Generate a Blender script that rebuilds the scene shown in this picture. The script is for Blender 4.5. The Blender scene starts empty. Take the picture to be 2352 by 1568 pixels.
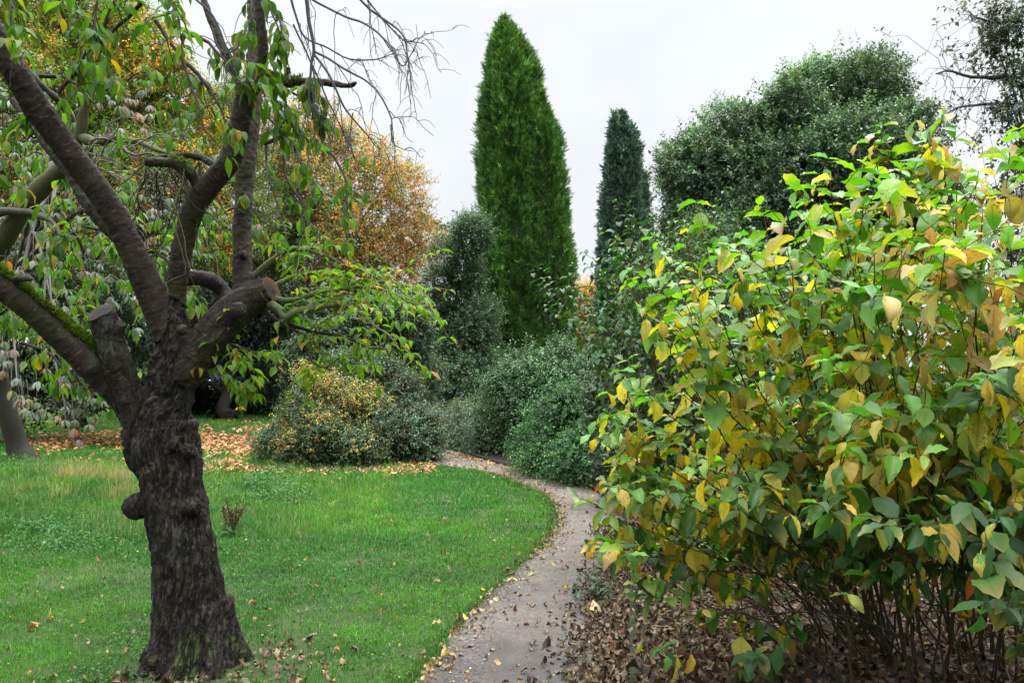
import bpy, math
import numpy as np
from mathutils import Vector, Matrix

rng = np.random.default_rng(11)
C = bpy.context.scene.collection
F_PX, CX, CY, CAM_Z = 1829.0, 1176.0, 784.0, 1.6
PITCH = math.radians(2.07)

# ------------------------------------------------------------------ helpers
def U(a, b, n=None): return rng.uniform(a, b, n)
def nrm(v):
    v = np.asarray(v, float)
    return v / (np.linalg.norm(v, axis=-1, keepdims=True) + 1e-9)
def lerp(a, b, t): return a + (b - a) * t
def sstep(a, b, x):
    t = np.clip((x - a) / (b - a + 1e-9), 0, 1); return t * t * (3 - 2 * t)
def srgb(r, g, b):
    c = np.array([r, g, b]) / 255.0
    return np.where(c <= .04045, c / 12.92, ((c + .055) / 1.055) ** 2.4)
def at(px, py, Y):
    u = (np.asarray(px, float) - CX) / F_PX; v = (CY - np.asarray(py, float)) / F_PX
    Y = np.asarray(Y, float)
    s = Y / (math.cos(PITCH) - v * math.sin(PITCH))
    return np.stack([u * s, Y + 0 * u, CAM_Z + s * (math.sin(PITCH) + v * math.cos(PITCH))], -1)
def pxs(r, Y): return r * Y / F_PX
def in_poly(px, py, poly):
    poly = np.array(poly, float); n = len(poly); ins = np.zeros(np.shape(px), bool)
    j = n - 1
    for i in range(n):
        xi, yi = poly[i]; xj, yj = poly[j]
        c = ((yi > py) != (yj > py)) & (px < (xj - xi) * (py - yi) / (yj - yi + 1e-12) + xi)
        ins ^= c; j = i
    return ins
def sample_poly(poly, n):
    p = np.array(poly, float); lo, hi = p.min(0), p.max(0); out = np.zeros((0, 2))
    while len(out) < n:
        q = rng.uniform(lo, hi, (n * 2, 2)); out = np.vstack([out, q[in_poly(q[:, 0], q[:, 1], poly)]])
    return out[:n]
def _h(ix, iy, iz):
    h = (ix * 374761393 + iy * 668265263 + iz * 2147483647 + 1013904223) & 0xffffffff
    h = ((h ^ (h >> 13)) * 1274126177) & 0xffffffff
    h = ((h ^ (h >> 16)) * 2246822519) & 0xffffffff
    return ((h ^ (h >> 15)) & 0xffffff) / float(0xffffff)
def vnoise(p):
    p = np.asarray(p, float); i = np.floor(p).astype(np.int64); f = p - i; f = f * f * (3 - 2 * f)
    r = 0
    for dx in (0, 1):
        for dy in (0, 1):
            for dz in (0, 1):
                w = (f[..., 0] if dx else 1 - f[..., 0]) * (f[..., 1] if dy else 1 - f[..., 1]) * (f[..., 2] if dz else 1 - f[..., 2])
                r = r + w * _h(i[..., 0] + dx, i[..., 1] + dy, i[..., 2] + dz)
    return r
def fbm(p, o=3):
    p = np.asarray(p, float); r = 0; a = .5; s = 0
    for k in range(o): r = r + a * vnoise(p * 2 ** k + 17.3 * k); s += a; a *= .5
    return r / s

class Acc:
    """collects pieces of one part; build() links them as ONE mesh object"""
    def __init__(s): s.v, s.c, s.l, s.lv, s.lt, s.n = [], [], [], [], [], 0
    def add(s, V, Fc, col=(.5, .5, .5), luv=None):
        V = np.asarray(V, float).reshape(-1, 3); n = len(V)
        if n == 0: return
        Fc = np.asarray(Fc, np.int64)
        col = np.broadcast_to(np.asarray(col, float), (n, 3))
        luv = np.zeros((n, 3)) if luv is None else np.asarray(luv, float).reshape(-1, 3)
        s.v.append(V); s.c.append(col); s.l.append(luv)
        s.lv.append((Fc + s.n).ravel()); s.lt.append(np.full(len(Fc), Fc.shape[1]))
        s.n += n
    def verts(s): return np.vstack(s.v)
    def build(s, name, mat, parent=None, smooth=True, origin=None):
        V = np.vstack(s.v); 
        loc = np.zeros(3)
        if parent is not None: loc = np.array(parent.location)
        elif origin is not None: loc = np.asarray(origin, float)
        V = V - loc
        lv = np.concatenate(s.lv); lt = np.concatenate(s.lt)
        me = bpy.data.meshes.new(name)
        me.vertices.add(len(V)); me.vertices.foreach_set('co', V.astype(np.float32).ravel())
        me.loops.add(len(lv)); me.loops.foreach_set('vertex_index', lv.astype(np.int32))
        me.polygons.add(len(lt)); st = np.concatenate([[0], np.cumsum(lt)[:-1]])
        me.polygons.foreach_set('loop_start', st.astype(np.int32))
        me.polygons.foreach_set('use_smooth', np.full(len(lt), smooth))
        me.update(calc_edges=True)
        a = me.attributes.new('col', 'FLOAT_COLOR', 'POINT')
        a.data.foreach_set('color', np.hstack([np.vstack(s.c), np.ones((len(V), 1))]).astype(np.float32).ravel())
        a = me.attributes.new('luv', 'FLOAT_VECTOR', 'POINT')
        a.data.foreach_set('vector', np.vstack(s.l).astype(np.float32).ravel())
        me.materials.append(mat)
        o = bpy.data.objects.new(name, me); C.objects.link(o)
        if parent is not None: o.parent = parent
        else: o.location = loc
        return o

def thing(name, label, cat, loc, group=None):
    o = bpy.data.objects.new(name, None); C.objects.link(o); o.location = loc; o.empty_display_size = .2
    o['label'] = label; o['category'] = cat
    if group: o['group'] = group
    bpy.context.view_layer.update()
    return o
def tag(o, label, cat, group=None):
    o['label'] = label; o['category'] = cat
    if group: o['group'] = group
    return o
def kind(o, k, label=None):
    o['kind'] = k
    if label: o['label'] = label
    return o

def tubes(acc, P, R, sides=4, col=(.1, .08, .06), cap=False):
    """n tubes of k rings: P (n,k,3), R (n,k)"""
    P = np.asarray(P, float); n, k, _ = P.shape
    R = np.broadcast_to(np.asarray(R, float), (n, k))
    T = nrm(np.gradient(P, axis=1)); m = nrm(P[:, -1] - P[:, 0])
    ref = np.where(np.abs(m[:, 2:3]) > .8, np.array([[1., .13, 0]]), np.array([[.07, .1, 1.]]))
    u = nrm(np.cross(m, ref))[:, None, :]
    Uv = nrm(u - (u * T).sum(-1, keepdims=True) * T); Vv = np.cross(T, Uv)
    a = np.linspace(0, 2 * math.pi, sides, endpoint=False)
    ring = (Uv[:, :, None, :] * np.cos(a)[None, None, :, None] + Vv[:, :, None, :] * np.sin(a)[None, None, :, None])
    V = P[:, :, None, :] + ring * R[:, :, None, None]
    idx = np.arange(n * k * sides).reshape(n, k, sides); nx = np.roll(idx, -1, axis=2)
    Fq = np.stack([idx[:, :-1], nx[:, :-1], nx[:, 1:], idx[:, 1:]], -1).reshape(-1, 4)
    L = np.zeros((n, k, sides, 3)); L[..., 1] = np.linspace(0, 1, k)[None, :, None]; L[..., 2] = U(0, 1, n)[:, None, None]
    cc = np.asarray(col, float)
    if cc.ndim == 2: cc = np.repeat(cc, k * sides, axis=0)
    base = acc.n
    acc.add(V.reshape(-1, 3), Fq, cc, L.reshape(-1, 3))
    if cap:
        acc.lv.append((idx[:, -1] + base).ravel()); acc.lt.append(np.full(n, sides))
        acc.lv.append((idx[:, 0, ::-1] + base).ravel()); acc.lt.append(np.full(n, sides))

def curve(pts, k):
    """Catmull-Rom through pts (m,d) resampled to k points"""
    p = np.asarray(pts, float); m = len(p)
    if m == 2: return lerp(p[0], p[1], np.linspace(0, 1, k)[:, None])
    q = np.vstack([2 * p[0] - p[1], p, 2 * p[-1] - p[-2]])
    s = np.linspace(0, m - 1 - 1e-6, k); i = s.astype(int); t = (s - i)[:, None]
    a, b, c, d = q[i], q[i + 1], q[i + 2], q[i + 3]
    return .5 * (2 * b + (c - a) * t + (2 * a - 5 * b + 4 * c - d) * t ** 2 + (3 * b - a - 3 * c + d) * t ** 3)
def pcurve(l, k):
    """[(px,py,rpx,Y)...] -> centre points (k,3) and radii (k)"""
    l = np.array(l, float); q = curve(l, k)
    return at(q[:, 0], q[:, 1], q[:, 3]), pxs(q[:, 2], q[:, 3])

# ------------------------------------------------------------------ leaves
def leaf_tpl(nt, na, width=.5, peak=.42, fold=.25, curl=.3, pet=0., wave=0., twist=0., acum=1.0):
    t = np.linspace(0, 1, nt); s = np.linspace(-1, 1, na)
    e = math.log(.5) / math.log(peak)
    w = np.sin(math.pi * np.clip(t, 0, 1) ** e) ** .8 * width * .5 
    w = w * np.maximum(1 - .35 * acum * t ** 3, .12) + .003
    a0 = t.copy()
    if pet > 0:
        t = np.concatenate([[0.], t]); a0 = np.concatenate([[-pet], a0]); w = np.concatenate([[.012], w]); w[1] = max(w[1], .02)
    a = a0[:, None] + 0 * s; b = w[:, None] * s[None]
    c = np.abs(s)[None] * w[:, None] * fold * 2
    c = c + wave * np.sin(t[:, None] * 17 + s[None] * 2) * np.abs(s)[None] * w[:, None]
    # curl the axis downward
    ang = curl * np.clip(a0, 0, 1)
    A = np.cumsum(np.concatenate([[a0[0]], np.diff(a0)]) * np.cos(np.concatenate([[0], (ang[1:] + ang[:-1]) / 2])))
    Z = -np.cumsum(np.concatenate([[0], np.diff(a0)]) * np.sin(np.concatenate([[0], (ang[1:] + ang[:-1]) / 2])))
    tw = twist * a0[:, None]
    b2 = b * np.cos(tw) - c * np.sin(tw); c2 = b * np.sin(tw) + c * np.cos(tw)
    co = np.stack([A[:, None] + c2 * np.sin(ang)[:, None], b2, Z[:, None] + c2 * np.cos(ang)[:, None]], -1).reshape(-1, 3)
    n = len(t); idx = np.arange(n * na).reshape(n, na)
    Fq = np.stack([idx[:-1, :-1], idx[:-1, 1:], idx[1:, 1:], idx[1:, :-1]], -1).reshape(-1, 4)
    luv = np.stack([t[:, None] + 0 * s, 0 * t[:, None] + s[None]], -1).reshape(-1, 2)
    return co, Fq, luv
RHOMB = (np.array([[0, 0, 0], [.45, -.24, .07], [1, 0, -.06], [.45, .24, .07]]), np.array([[0, 1, 2], [0, 2, 3]]),
         np.array([[0, 0], [.45, -1], [1, 0], [.45, 1]], float))
MID = leaf_tpl(4, 3, .55, .42, .22, .5)
MIDN = leaf_tpl(4, 3, .36, .45, .15, .7)
def varied(n, nt, na, w, peak, fold, curl, pet, wave, acum):
    return [leaf_tpl(nt, na, U(*w), U(*peak), U(*fold), U(*curl), pet=pet * U(.7, 1.3), wave=U(*wave), twist=rng.normal(0, .4), acum=acum * U(.6, 1.3)) for _ in range(n)]
def frame(A, N):
    A = nrm(A); N = N - (N * A).sum(-1, keepdims=True) * A; N = nrm(N); return A, np.cross(N, A), N
def leaves(acc, tpl, P, A, N, L, col, W=1., tip=None, tipamt=None, tipstart=.45):
    co, Fq, luv = tpl; n = len(P); k = len(co)
    if n == 0: return
    A, B, N = frame(np.asarray(A, float), np.asarray(N, float)); L = np.broadcast_to(np.asarray(L, float), (n,))[:, None, None]
    W = np.broadcast_to(np.asarray(W, float), (n,))[:, None, None]
    V = P[:, None, :] + L * (co[None, :, 0:1] * A[:, None] + W * co[None, :, 1:2] * B[:, None] + co[None, :, 2:3] * N[:, None])
    seed = U(0, 1, n)
    cv = np.repeat(np.broadcast_to(np.asarray(col, float), (n, 3))[:, None, :], k, 1)
    if tip is not None:
        ta = np.broadcast_to(np.asarray(tipamt, float), (n,))
        side = np.abs(luv[None, :, 1])
        w = sstep(tipstart, 1., luv[None, :, 0] + .35 * side * luv[None, :, 0]) * ta[:, None]
        cv = lerp(cv, np.broadcast_to(tip, (n, 3))[:, None, :], np.clip(w, 0, 1)[..., None])
    lu = np.concatenate([np.broadcast_to(luv[None], (n, k, 2)), np.broadcast_to(seed[:, None, None], (n, k, 1))], -1)
    Fa = (Fq[None] + (np.arange(n) * k)[:, None, None]).reshape(-1, Fq.shape[1])
    acc.add(V.reshape(-1, 3), Fa, cv.reshape(-1, 3), lu.reshape(-1, 3))
def rdir(n, zb=0.):
    d = rng.normal(size=(n, 3)); d[:, 2] += zb; return nrm(d)
def pick(pal, n):
    """pal: [(rgb, weight)...]"""
    w = np.array([p[1] for p in pal], float); cs = np.array([p[0] for p in pal])
    return cs[rng.choice(len(pal), n, p=w / w.sum())]
def jit(c, a=.18):
    n = len(c); return np.clip(c * np.exp(rng.normal(0, a, (n, 1))) * np.exp(rng.normal(0, a * .35, (n, 3))), 0, 1)

def shoots(acc, tw, S, D, Ln, k, tpl, size, cols, droop=.15, spread=.9, leafdroop=.2, twr=.004, upn=.8, colj=.2, twcol=(.05, .04, .03), start=.15, Wj=.15):
    """leafy shoots: S starts, D directions, Ln lengths, k leaves on each; cols (n,3) colour per shoot or callable"""
    n = len(S); D = nrm(D); t = np.linspace(start, 1, k)
    g = np.array([0, 0, -1.])
    def pos(tt): return S[:, None] + Ln[:, None, None] * (D[:, None] * tt[None, :, None] + g * droop * (tt ** 2)[None, :, None])
    P = pos(t); T = nrm(D[:, None] + 2 * droop * t[None, :, None] * g)
    ref = nrm(np.cross(D, rdir(n))); r2 = np.cross(D, ref)
    ph = (np.arange(k) * 2.4)[None] + U(0, 6.28, n)[:, None]
    side = ref[:, None] * np.cos(ph)[..., None] + r2[:, None] * np.sin(ph)[..., None]
    A = nrm(T * .55 + side * spread + g * leafdroop + rng.normal(0, .18, (n, k, 3)))
    N = nrm(np.array([0, 0, upn]) + rng.normal(0, .45, (n, k, 3)) + T * .3)
    c = cols if not callable(cols) else cols(S)
    c = jit(np.repeat(c, k, 0), colj)
    sz = size * np.exp(rng.normal(0, .22, n * k)) * np.tile(lerp(1.05, .75, t), n)
    leaves(acc, tpl, P.reshape(-1, 3), A.reshape(-1, 3), N.reshape(-1, 3), sz, c, W=np.exp(rng.normal(0, Wj, n * k)))
    if tw is not None:
        tubes(tw, pos(np.linspace(0, 1, 4)), np.linspace(twr, twr * .4, 4)[None], 3, twcol)

def px_clumps(l, Y, dj=.0, yscale=1.0):
    """[(px,py,rpx)] -> (m,4) world balls"""
    out = []
    for q in l:
        px, py, r = q[:3]; y = q[3] if len(q) > 3 else Y + U(-dj, dj)
        p = at(px, py, y); out.append([p[0], p[1], p[2], pxs(r, y)])
    return np.array(out)
def surface_pts(balls, n, jitter=.25, minz=.05, front=0.):
    """points on the outside of a union of balls with outward normals"""
    w = balls[:, 3] ** 2; out_p, out_n, out_i = [], [], []; got = 0
    while got < n:
        m = n * 2; i = rng.choice(len(balls), m, p=w / w.sum()); d = rdir(m, .15)
        if front: d[:, 1] -= front; d = nrm(d)
        rad = 1 - np.abs(rng.normal(0, jitter, m)); p = balls[i, :3] + d * (balls[i, 3] * rad)[:, None]
        dist = np.linalg.norm(p[:, None] - balls[None, :, :3], axis=-1) / balls[None, :, 3]
        dist[np.arange(m), i] = 9
        ok = (dist.min(1) > .72) & (p[:, 2] > minz)
        out_p.append(p[ok]); out_n.append(d[ok]); out_i.append(i[ok]); got += ok.sum()
    return np.vstack(out_p)[:n], np.vstack(out_n)[:n], np.concatenate(out_i)[:n]
def sub_balls(balls, per_m2, r0, r1, minz=.1, flat=1.):
    n = max(8, int((4 * math.pi * balls[:, 3] ** 2).sum() * per_m2 * .5))
    p, d, i = surface_pts(balls, n, .22, minz); r = U(r0, r1, n)
    return np.hstack([p - d * r[:, None] * .5, r[:, None]])
def woody(acc, base, balls, r0, nl=14, col=(.05, .04, .03), top=None, sides=7):
    """trunk up to the crown and limbs to the balls"""
    c = balls[:, :3].mean(0); zt = balls[:, 2].max() if top is None else top
    b = np.array(base, float); b[2] -= .1
    end = np.array([c[0], c[1], zt]); mid = np.array([lerp(b[0], c[0], .35), lerp(b[1], c[1], .35), lerp(b[2], zt, .4)])
    P = curve(np.array([b, b + [0, 0, .35], mid, end]), 16) + np.concatenate([np.zeros((1, 3)), rng.normal(0, r0 * .25, (15, 3)) * [1, 1, 0]])
    R = np.linspace(1, .08, 16) * r0; R[0] *= 1.45; R[1] *= 1.12
    tubes(acc, P[None], R[None], sides, col)
    order = rng.permutation(len(balls))[:nl]; LP, LR = [], []
    for i in order:
        q = balls[i, :3]; j = int(np.clip(np.argmin(np.abs(P[:, 2] - lerp(b[2], q[2], .62))), 2, 13)); s = P[j]
        m = lerp(s, q, .5) + [0, 0, .12 * np.linalg.norm(q - s)] + rng.normal(0, .05, 3) * np.linalg.norm(q - s)
        LP.append(curve(np.array([s, m, q + rng.normal(0, .1, 3)]), 8)); LR.append(np.linspace(R[j] * .55, r0 * .06, 8))
    if LP: tubes(acc, np.array(LP), np.array(LR), 5, col)

# ------------------------------------------------------------------ materials
def new_mat(name):
    m = bpy.data.materials.new(name); m.use_nodes = True; nt = m.node_tree; nt.nodes.clear()
    out = nt.nodes.new('ShaderNodeOutputMaterial'); return m, nt, out
def nd(nt, t, **kw):
    n = nt.nodes.new('ShaderNode' + t)
    for k, v in kw.items():
        if k == 'inp':
            for a, b in v.items(): n.inputs[a].default_value = b
        else: setattr(n, k, v)
    return n
def lk(nt, a, b): nt.links.new(a, b)
def math_n(nt, op, a, b=None, clamp=False):
    n = nd(nt, 'Math', operation=op, use_clamp=clamp)
    for i, x in enumerate((a, b)):
        if x is None: continue
        if isinstance(x, (int, float)): n.inputs[i].default_value = x
        else: lk(nt, x, n.inputs[i])
    return n.outputs[0]
def mixc(nt, f, a, b, bt='MIX'):
    n = nd(nt, 'Mix', data_type='RGBA', blend_type=bt)
    for i, x in ((0, f), (6, a), (7, b)):
        if isinstance(x, (int, float)): n.inputs[i].default_value = x
        elif isinstance(x, (tuple, list, np.ndarray)): n.inputs[i].default_value = (*[float(v) for v in x], 1)
        else: lk(nt, x, n.inputs[i])
    return n.outputs[2]
def ramp(nt, x, stops):
    n = nd(nt, 'ValToRGB'); e = n.color_ramp.elements
    for i, (p, c) in enumerate(stops):
        el = e[i] if i < 2 else e.new(p)
        el.position = p; c = (c, c, c) if isinstance(c, (int, float)) else c; el.color = (*[float(v) for v in c], 1)
    lk(nt, x, n.inputs[0]); return n.outputs[0]
def noise_n(nt, vec, scale, detail=3, rough=.55):
    n = nd(nt, 'TexNoise', inp={'Scale': scale, 'Detail': detail, 'Roughness': rough}); lk(nt, vec, n.inputs['Vector']); return n.outputs[0]

def leaf_mat(name, rough=.45, trans=.35, spec=.4, veins=False, back=.25, speckle=0., backcol=(.35, .42, .3), vein_dark=.75):
    m, nt, out = new_mat(name)
    col = nd(nt, 'Attribute', attribute_name='col').outputs['Color']
    luv = nd(nt, 'Attribute', attribute_name='luv').outputs['Vector']
    geo = nd(nt, 'NewGeometry')
    c = col
    pos = geo.outputs['Position']
    if veins:
        sp = nd(nt, 'SeparateXYZ'); lk(nt, luv, sp.inputs[0])
        s = math_n(nt, 'ABSOLUTE', sp.outputs[1])
        q = math_n(nt, 'SUBTRACT', sp.outputs[0], math_n(nt, 'MULTIPLY', s, .28))
        w = math_n(nt, 'ABSOLUTE', math_n(nt, 'SINE', math_n(nt, 'MULTIPLY', q, 20.)))
        side = math_n(nt, 'SUBTRACT', 1., math_n(nt, 'MULTIPLY', w, 4.), clamp=True)
        mid = math_n(nt, 'SUBTRACT', 1., math_n(nt, 'MULTIPLY', s, 14.), clamp=True)
        v = math_n(nt, 'MAXIMUM', math_n(nt, 'MULTIPLY', side, .6), mid)
        c = mixc(nt, math_n(nt, 'MULTIPLY', v, vein_dark), c, mixc(nt, 1., c, (.62, .55, .45), 'MULTIPLY'))
        # blotchy yellowing between the veins
        nn = noise_n(nt, pos, 42., 3)
        c = mixc(nt, ramp(nt, nn, [(.38, .0), (.62, .75)]), c, mixc(nt, 1., c, (.72, .98, .6), 'MULTIPLY'))
    if speckle:
        nn = noise_n(nt, pos, 95., 4, .7); n2 = noise_n(nt, pos, 14., 2)
        f = math_n(nt, 'MULTIPLY', ramp(nt, nn, [(.54, 0.), (.62, 1.)]), ramp(nt, n2, [(.50, 0.), (.62, speckle)]))
        c = mixc(nt, f, c, (.10, .045, .015))
    n3 = noise_n(nt, pos, 3., 2)
    c = mixc(nt, ramp(nt, n3, [(.3, 0.), (.7, .35)]), c, mixc(nt, 1., c, (.65, .72, .6), 'MULTIPLY'))
    cb = mixc(nt, back, c, backcol)
    cc = mixc(nt, geo.outputs['Backfacing'], c, cb)
    p = nd(nt, 'BsdfPrincipled', inp={'Roughness': rough, 'Specular IOR Level': spec}); lk(nt, cc, p.inputs['Base Color'])
    t = nd(nt, 'BsdfTranslucent'); lk(nt, mixc(nt, 1., c, (1.35, 1.45, .55), 'MULTIPLY'), t.inputs['Color'])
    mx = nd(nt, 'MixShader', inp={0: trans}); lk(nt, p.outputs[0], mx.inputs[1]); lk(nt, t.outputs[0], mx.inputs[2])
    lk(nt, mx.outputs[0], out.inputs[0]); return m
def twig_mat(name, rough=.8):
    m, nt, out = new_mat(name)
    col = nd(nt, 'Attribute', attribute_name='col').outputs['Color']; g = nd(nt, 'NewGeometry')
    n = noise_n(nt, g.outputs['Position'], 40., 4)
    c = mixc(nt, ramp(nt, n, [(.3, 0.), (.7, .8)]), col, mixc(nt, 1., col, (1.7, 1.7, 1.5), 'MULTIPLY'))
    p = nd(nt, 'BsdfPrincipled', inp={'Roughness': rough, 'Specular IOR Level': .25}); lk(nt, c, p.inputs['Base Color'])
    b = nd(nt, 'Bump', inp={'Strength': .5, 'Distance': .01}); lk(nt, n, b.inputs['Height']); lk(nt, b.outputs[0], p.inputs['Normal'])
    lk(nt, p.outputs[0], out.inputs[0]); return m
def plain_mat(name, col, rough=.6, metal=0., spec=.4, noise=.2, scale=6.):
    m, nt, out = new_mat(name); g = nd(nt, 'NewGeometry')
    n = noise_n(nt, g.outputs['Position'], scale, 4)
    c = mixc(nt, ramp(nt, n, [(.3, 0.), (.7, noise)]), col, tuple(v * .45 for v in col))
    p = nd(nt, 'BsdfPrincipled', inp={'Roughness': rough, 'Metallic': metal, 'Specular IOR Level': spec}); lk(nt, c, p.inputs['Base Color'])
    lk(nt, p.outputs[0], out.inputs[0]); return m

M_leaf_dog = leaf_mat('dogwood_leaf', .42, .43, .36, veins=True, back=.12, speckle=1., vein_dark=.95)
M_leaf_cherry = leaf_mat('cherry_leaf', .5, .52, .2, veins=True, back=.06, speckle=.3)
M_leaf_gloss = leaf_mat('glossy_leaf', .45, .25, .25, back=.15, backcol=(.09, .16, .07))
M_leaf_dark = leaf_mat('dark_dogwood_leaf', .45, .3, .28, veins=True, back=.1, vein_dark=.5, backcol=(.10, .18, .09))
M_leaf_soft = leaf_mat('soft_leaf', .55, .35, .25, back=.05)
M_leaf_dead = leaf_mat('dead_leaf', .7, .1, .25, veins=True, back=.35, backcol=(.3, .22, .15), speckle=.5)
M_leaf_grey = leaf_mat('felted_leaf', .65, .2, .2, veins=True, back=.1)
M_needle = leaf_mat('conifer_foliage', .6, .2, .25, back=.05)
M_grass = leaf_mat('grass_blade', .5, .35, .3, back=.0)
M_twig = twig_mat('twig_bark')

def bark_mat():
    m, nt, out = new_mat('cherry_bark')
    luv = nd(nt, 'Attribute', attribute_name='luv').outputs['Vector']; g = nd(nt, 'NewGeometry'); pos = g.outputs['Position']
    col = nd(nt, 'Attribute', attribute_name='col'); sc = nd(nt, 'SeparateColor'); lk(nt, col.outputs['Color'], sc.inputs[0])
    trunk_f, moss_f = sc.outputs[0], sc.outputs[1]
    n1 = noise_n(nt, pos, 9., 5, .65)
    mpb = nd(nt, 'Mapping'); mpb.inputs['Scale'].default_value = (58, 34, 1); lk(nt, luv, mpb.inputs[0]); nb = noise_n(nt, mpb.outputs[0], 1., 5, .72)
    base = ramp(nt, math_n(nt, 'ADD', math_n(nt, 'MULTIPLY', n1, .4), math_n(nt, 'MULTIPLY', nb, .6)), [(.36, (.008, .0052, .004)), (.5, (.023, .016, .0122)), (.64, (.072, .053, .041))])
    limb = ramp(nt, n1, [(.3, (.013, .008, .0065)), (.55, (.030, .0185, .0145)), (.8, (.062, .042, .034))])
    base = mixc(nt, trunk_f, limb, base)
    # lenticel bands across the limbs
    mp = nd(nt, 'Mapping'); mp.inputs['Scale'].default_value = (17, 80, 1); lk(nt, luv, mp.inputs[0])
    n2 = noise_n(nt, mp.outputs[0], 1., 3, .6)
    lent = ramp(nt, n2, [(.59, 0.), (.64, 1.)])
    lent = math_n(nt, 'MULTIPLY', lent, math_n(nt, 'SUBTRACT', 1.0, math_n(nt, 'MULTIPLY', trunk_f, .85)))
    base = mixc(nt, math_n(nt, 'MULTIPLY', lent, .75), base, (.105, .08, .066))
    # lichen
    n3 = noise_n(nt, pos, 4.2, 4, .7); n4 = noise_n(nt, pos, 38., 3, .7)
    lf = math_n(nt, 'MULTIPLY', ramp(nt, n3, [(.55, 0.), (.66, 1.)]), ramp(nt, n4, [(.42, 0.), (.56, .8)]))
    base = mixc(nt, lf, base, (.055, .072, .052))
    base = mixc(nt, math_n(nt, 'MULTIPLY', moss_f, ramp(nt, n4, [(.3, .35), (.6, 1.)])), base, (.045, .075, .012))
    p = nd(nt, 'BsdfPrincipled', inp={'Roughness': .8, 'Specular IOR Level': .22}); lk(nt, base, p.inputs['Base Color'])
    mp2 = nd(nt, 'Mapping'); mp2.inputs['Scale'].default_value = (55, 14, 1); lk(nt, luv, mp2.inputs[0])
    n5 = noise_n(nt, mp2.outputs[0], 1., 5, .7)
    su = nd(nt, 'SeparateXYZ'); lk(nt, luv, su.inputs[0]); cu = nd(nt, 'CombineXYZ')
    lk(nt, math_n(nt, 'MULTIPLY', math_n(nt, 'ADD', su.outputs[0], math_n(nt, 'MULTIPLY', su.outputs[1], .22)), 24.), cu.inputs[0]); lk(nt, math_n(nt, 'MULTIPLY', su.outputs[1], 5.5), cu.inputs[1])
    n6 = noise_n(nt, cu.outputs[0], 1., 5, .68)
    fis = ramp(nt, math_n(nt, 'ABSOLUTE', math_n(nt, 'SUBTRACT', n6, .5)), [(.0, 0.), (.05, 1.)])
    fmix = math_n(nt, 'SUBTRACT', 1., math_n(nt, 'MULTIPLY', trunk_f, math_n(nt, 'SUBTRACT', 1., fis)))
    base = mixc(nt, fmix, (.006, .0045, .004), base)
    lk(nt, base, p.inputs['Base Color'])
    h = math_n(nt, 'ADD', math_n(nt, 'MULTIPLY', n5, math_n(nt, 'ADD', math_n(nt, 'MULTIPLY', trunk_f, .8), .12)), math_n(nt, 'MULTIPLY', lent, .35))
    h = math_n(nt, 'ADD', math_n(nt, 'ADD', h, math_n(nt, 'MULTIPLY', n4, .35)), math_n(nt, 'MULTIPLY', fmix, 1.6))
    b = nd(nt, 'Bump', inp={'Strength': .9, 'Distance': .016}); lk(nt, h, b.inputs['Height']); lk(nt, b.outputs[0], p.inputs['Normal'])
    lk(nt, p.outputs[0], out.inputs[0]); return m
M_bark = bark_mat()

# ------------------------------------------------------------------ camera, sky, sun
def camera_and_sky():
    cam = bpy.data.cameras.new('camera'); co = bpy.data.objects.new('camera', cam); C.objects.link(co)
    cam.sensor_width = 36; cam.lens = 36 * F_PX / 2352; cam.clip_end = 2000
    co.location = (0, 0, CAM_Z); co.rotation_euler = (math.pi / 2 + PITCH, 0, 0)
    bpy.context.scene.camera = co
    w = bpy.data.worlds.new('World'); bpy.context.scene.world = w; w.use_nodes = True; nt = w.node_tree; nt.nodes.clear()
    out = nd(nt, 'OutputWorld'); bg = nd(nt, 'Background', inp={'Strength': .1})
    el, az = math.radians(58), math.radians(35)     # sun high to the right and in front of the camera
    sky = nd(nt, 'TexSky', sky_type='NISHITA', sun_disc=False, sun_elevation=el, sun_rotation=az, dust_density=4., ozone_density=1.)
    tc = nd(nt, 'TexCoord'); sp = nd(nt, 'SeparateXYZ'); lk(nt, tc.outputs['Generated'], sp.inputs[0])
    z = math_n(nt, 'MAXIMUM', sp.outputs[2], 0.)
    # overcast layer: three times as bright overhead as at the horizon
    k = math_n(nt, 'ADD', math_n(nt, 'MULTIPLY', ramp(nt, z, [(.42, 0.), (.9, 1.)]), SKY_UP), SKY_HOR)
    n = noise_n(nt, tc.outputs['Generated'], 2.2, 4)
    k = math_n(nt, 'MULTIPLY', k, ramp(nt, n, [(.34, .91), (.62, 1.03)]))
    cm = nd(nt, 'CombineColor')
    for i in range(3): lk(nt, k, cm.inputs[i])
    cl = mixc(nt, 1., cm.outputs[0], (.925, .96, 1.0), 'MULTIPLY')
    mx = mixc(nt, .93, sky.outputs[0], cl); lk(nt, mx, bg.inputs[0]); lk(nt, bg.outputs[0], out.inputs[0])
    s = bpy.data.lights.new('sun', 'SUN'); s.energy = 1.3; s.angle = math.radians(25); s.color = (1, .97, .92)
    so = bpy.data.objects.new('sun', s); C.objects.link(so)
    d = Vector((math.sin(az) * math.cos(el), math.cos(az) * math.cos(el), math.sin(el)))
    so.rotation_euler = d.to_track_quat('Z', 'Y').to_euler(); so.location = d * 60
    sc = bpy.context.scene; sc.view_settings.view_transform = 'Standard'; sc.view_settings.look = 'None'
    sc.view_settings.exposure = EXPOSURE; sc.view_settings.gamma = 1
    sc.render.engine = 'CYCLES'; cy = sc.cycles
    cy.max_bounces = 6; cy.diffuse_bounces = 3; cy.glossy_bounces = 2; cy.transmission_bounces = 4; cy.sample_clamp_indirect = 4
    cy.use_denoising = True
SKY_UP, SKY_HOR, EXPOSURE = 64.0, 7.0, 0.58
camera_and_sky()

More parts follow.
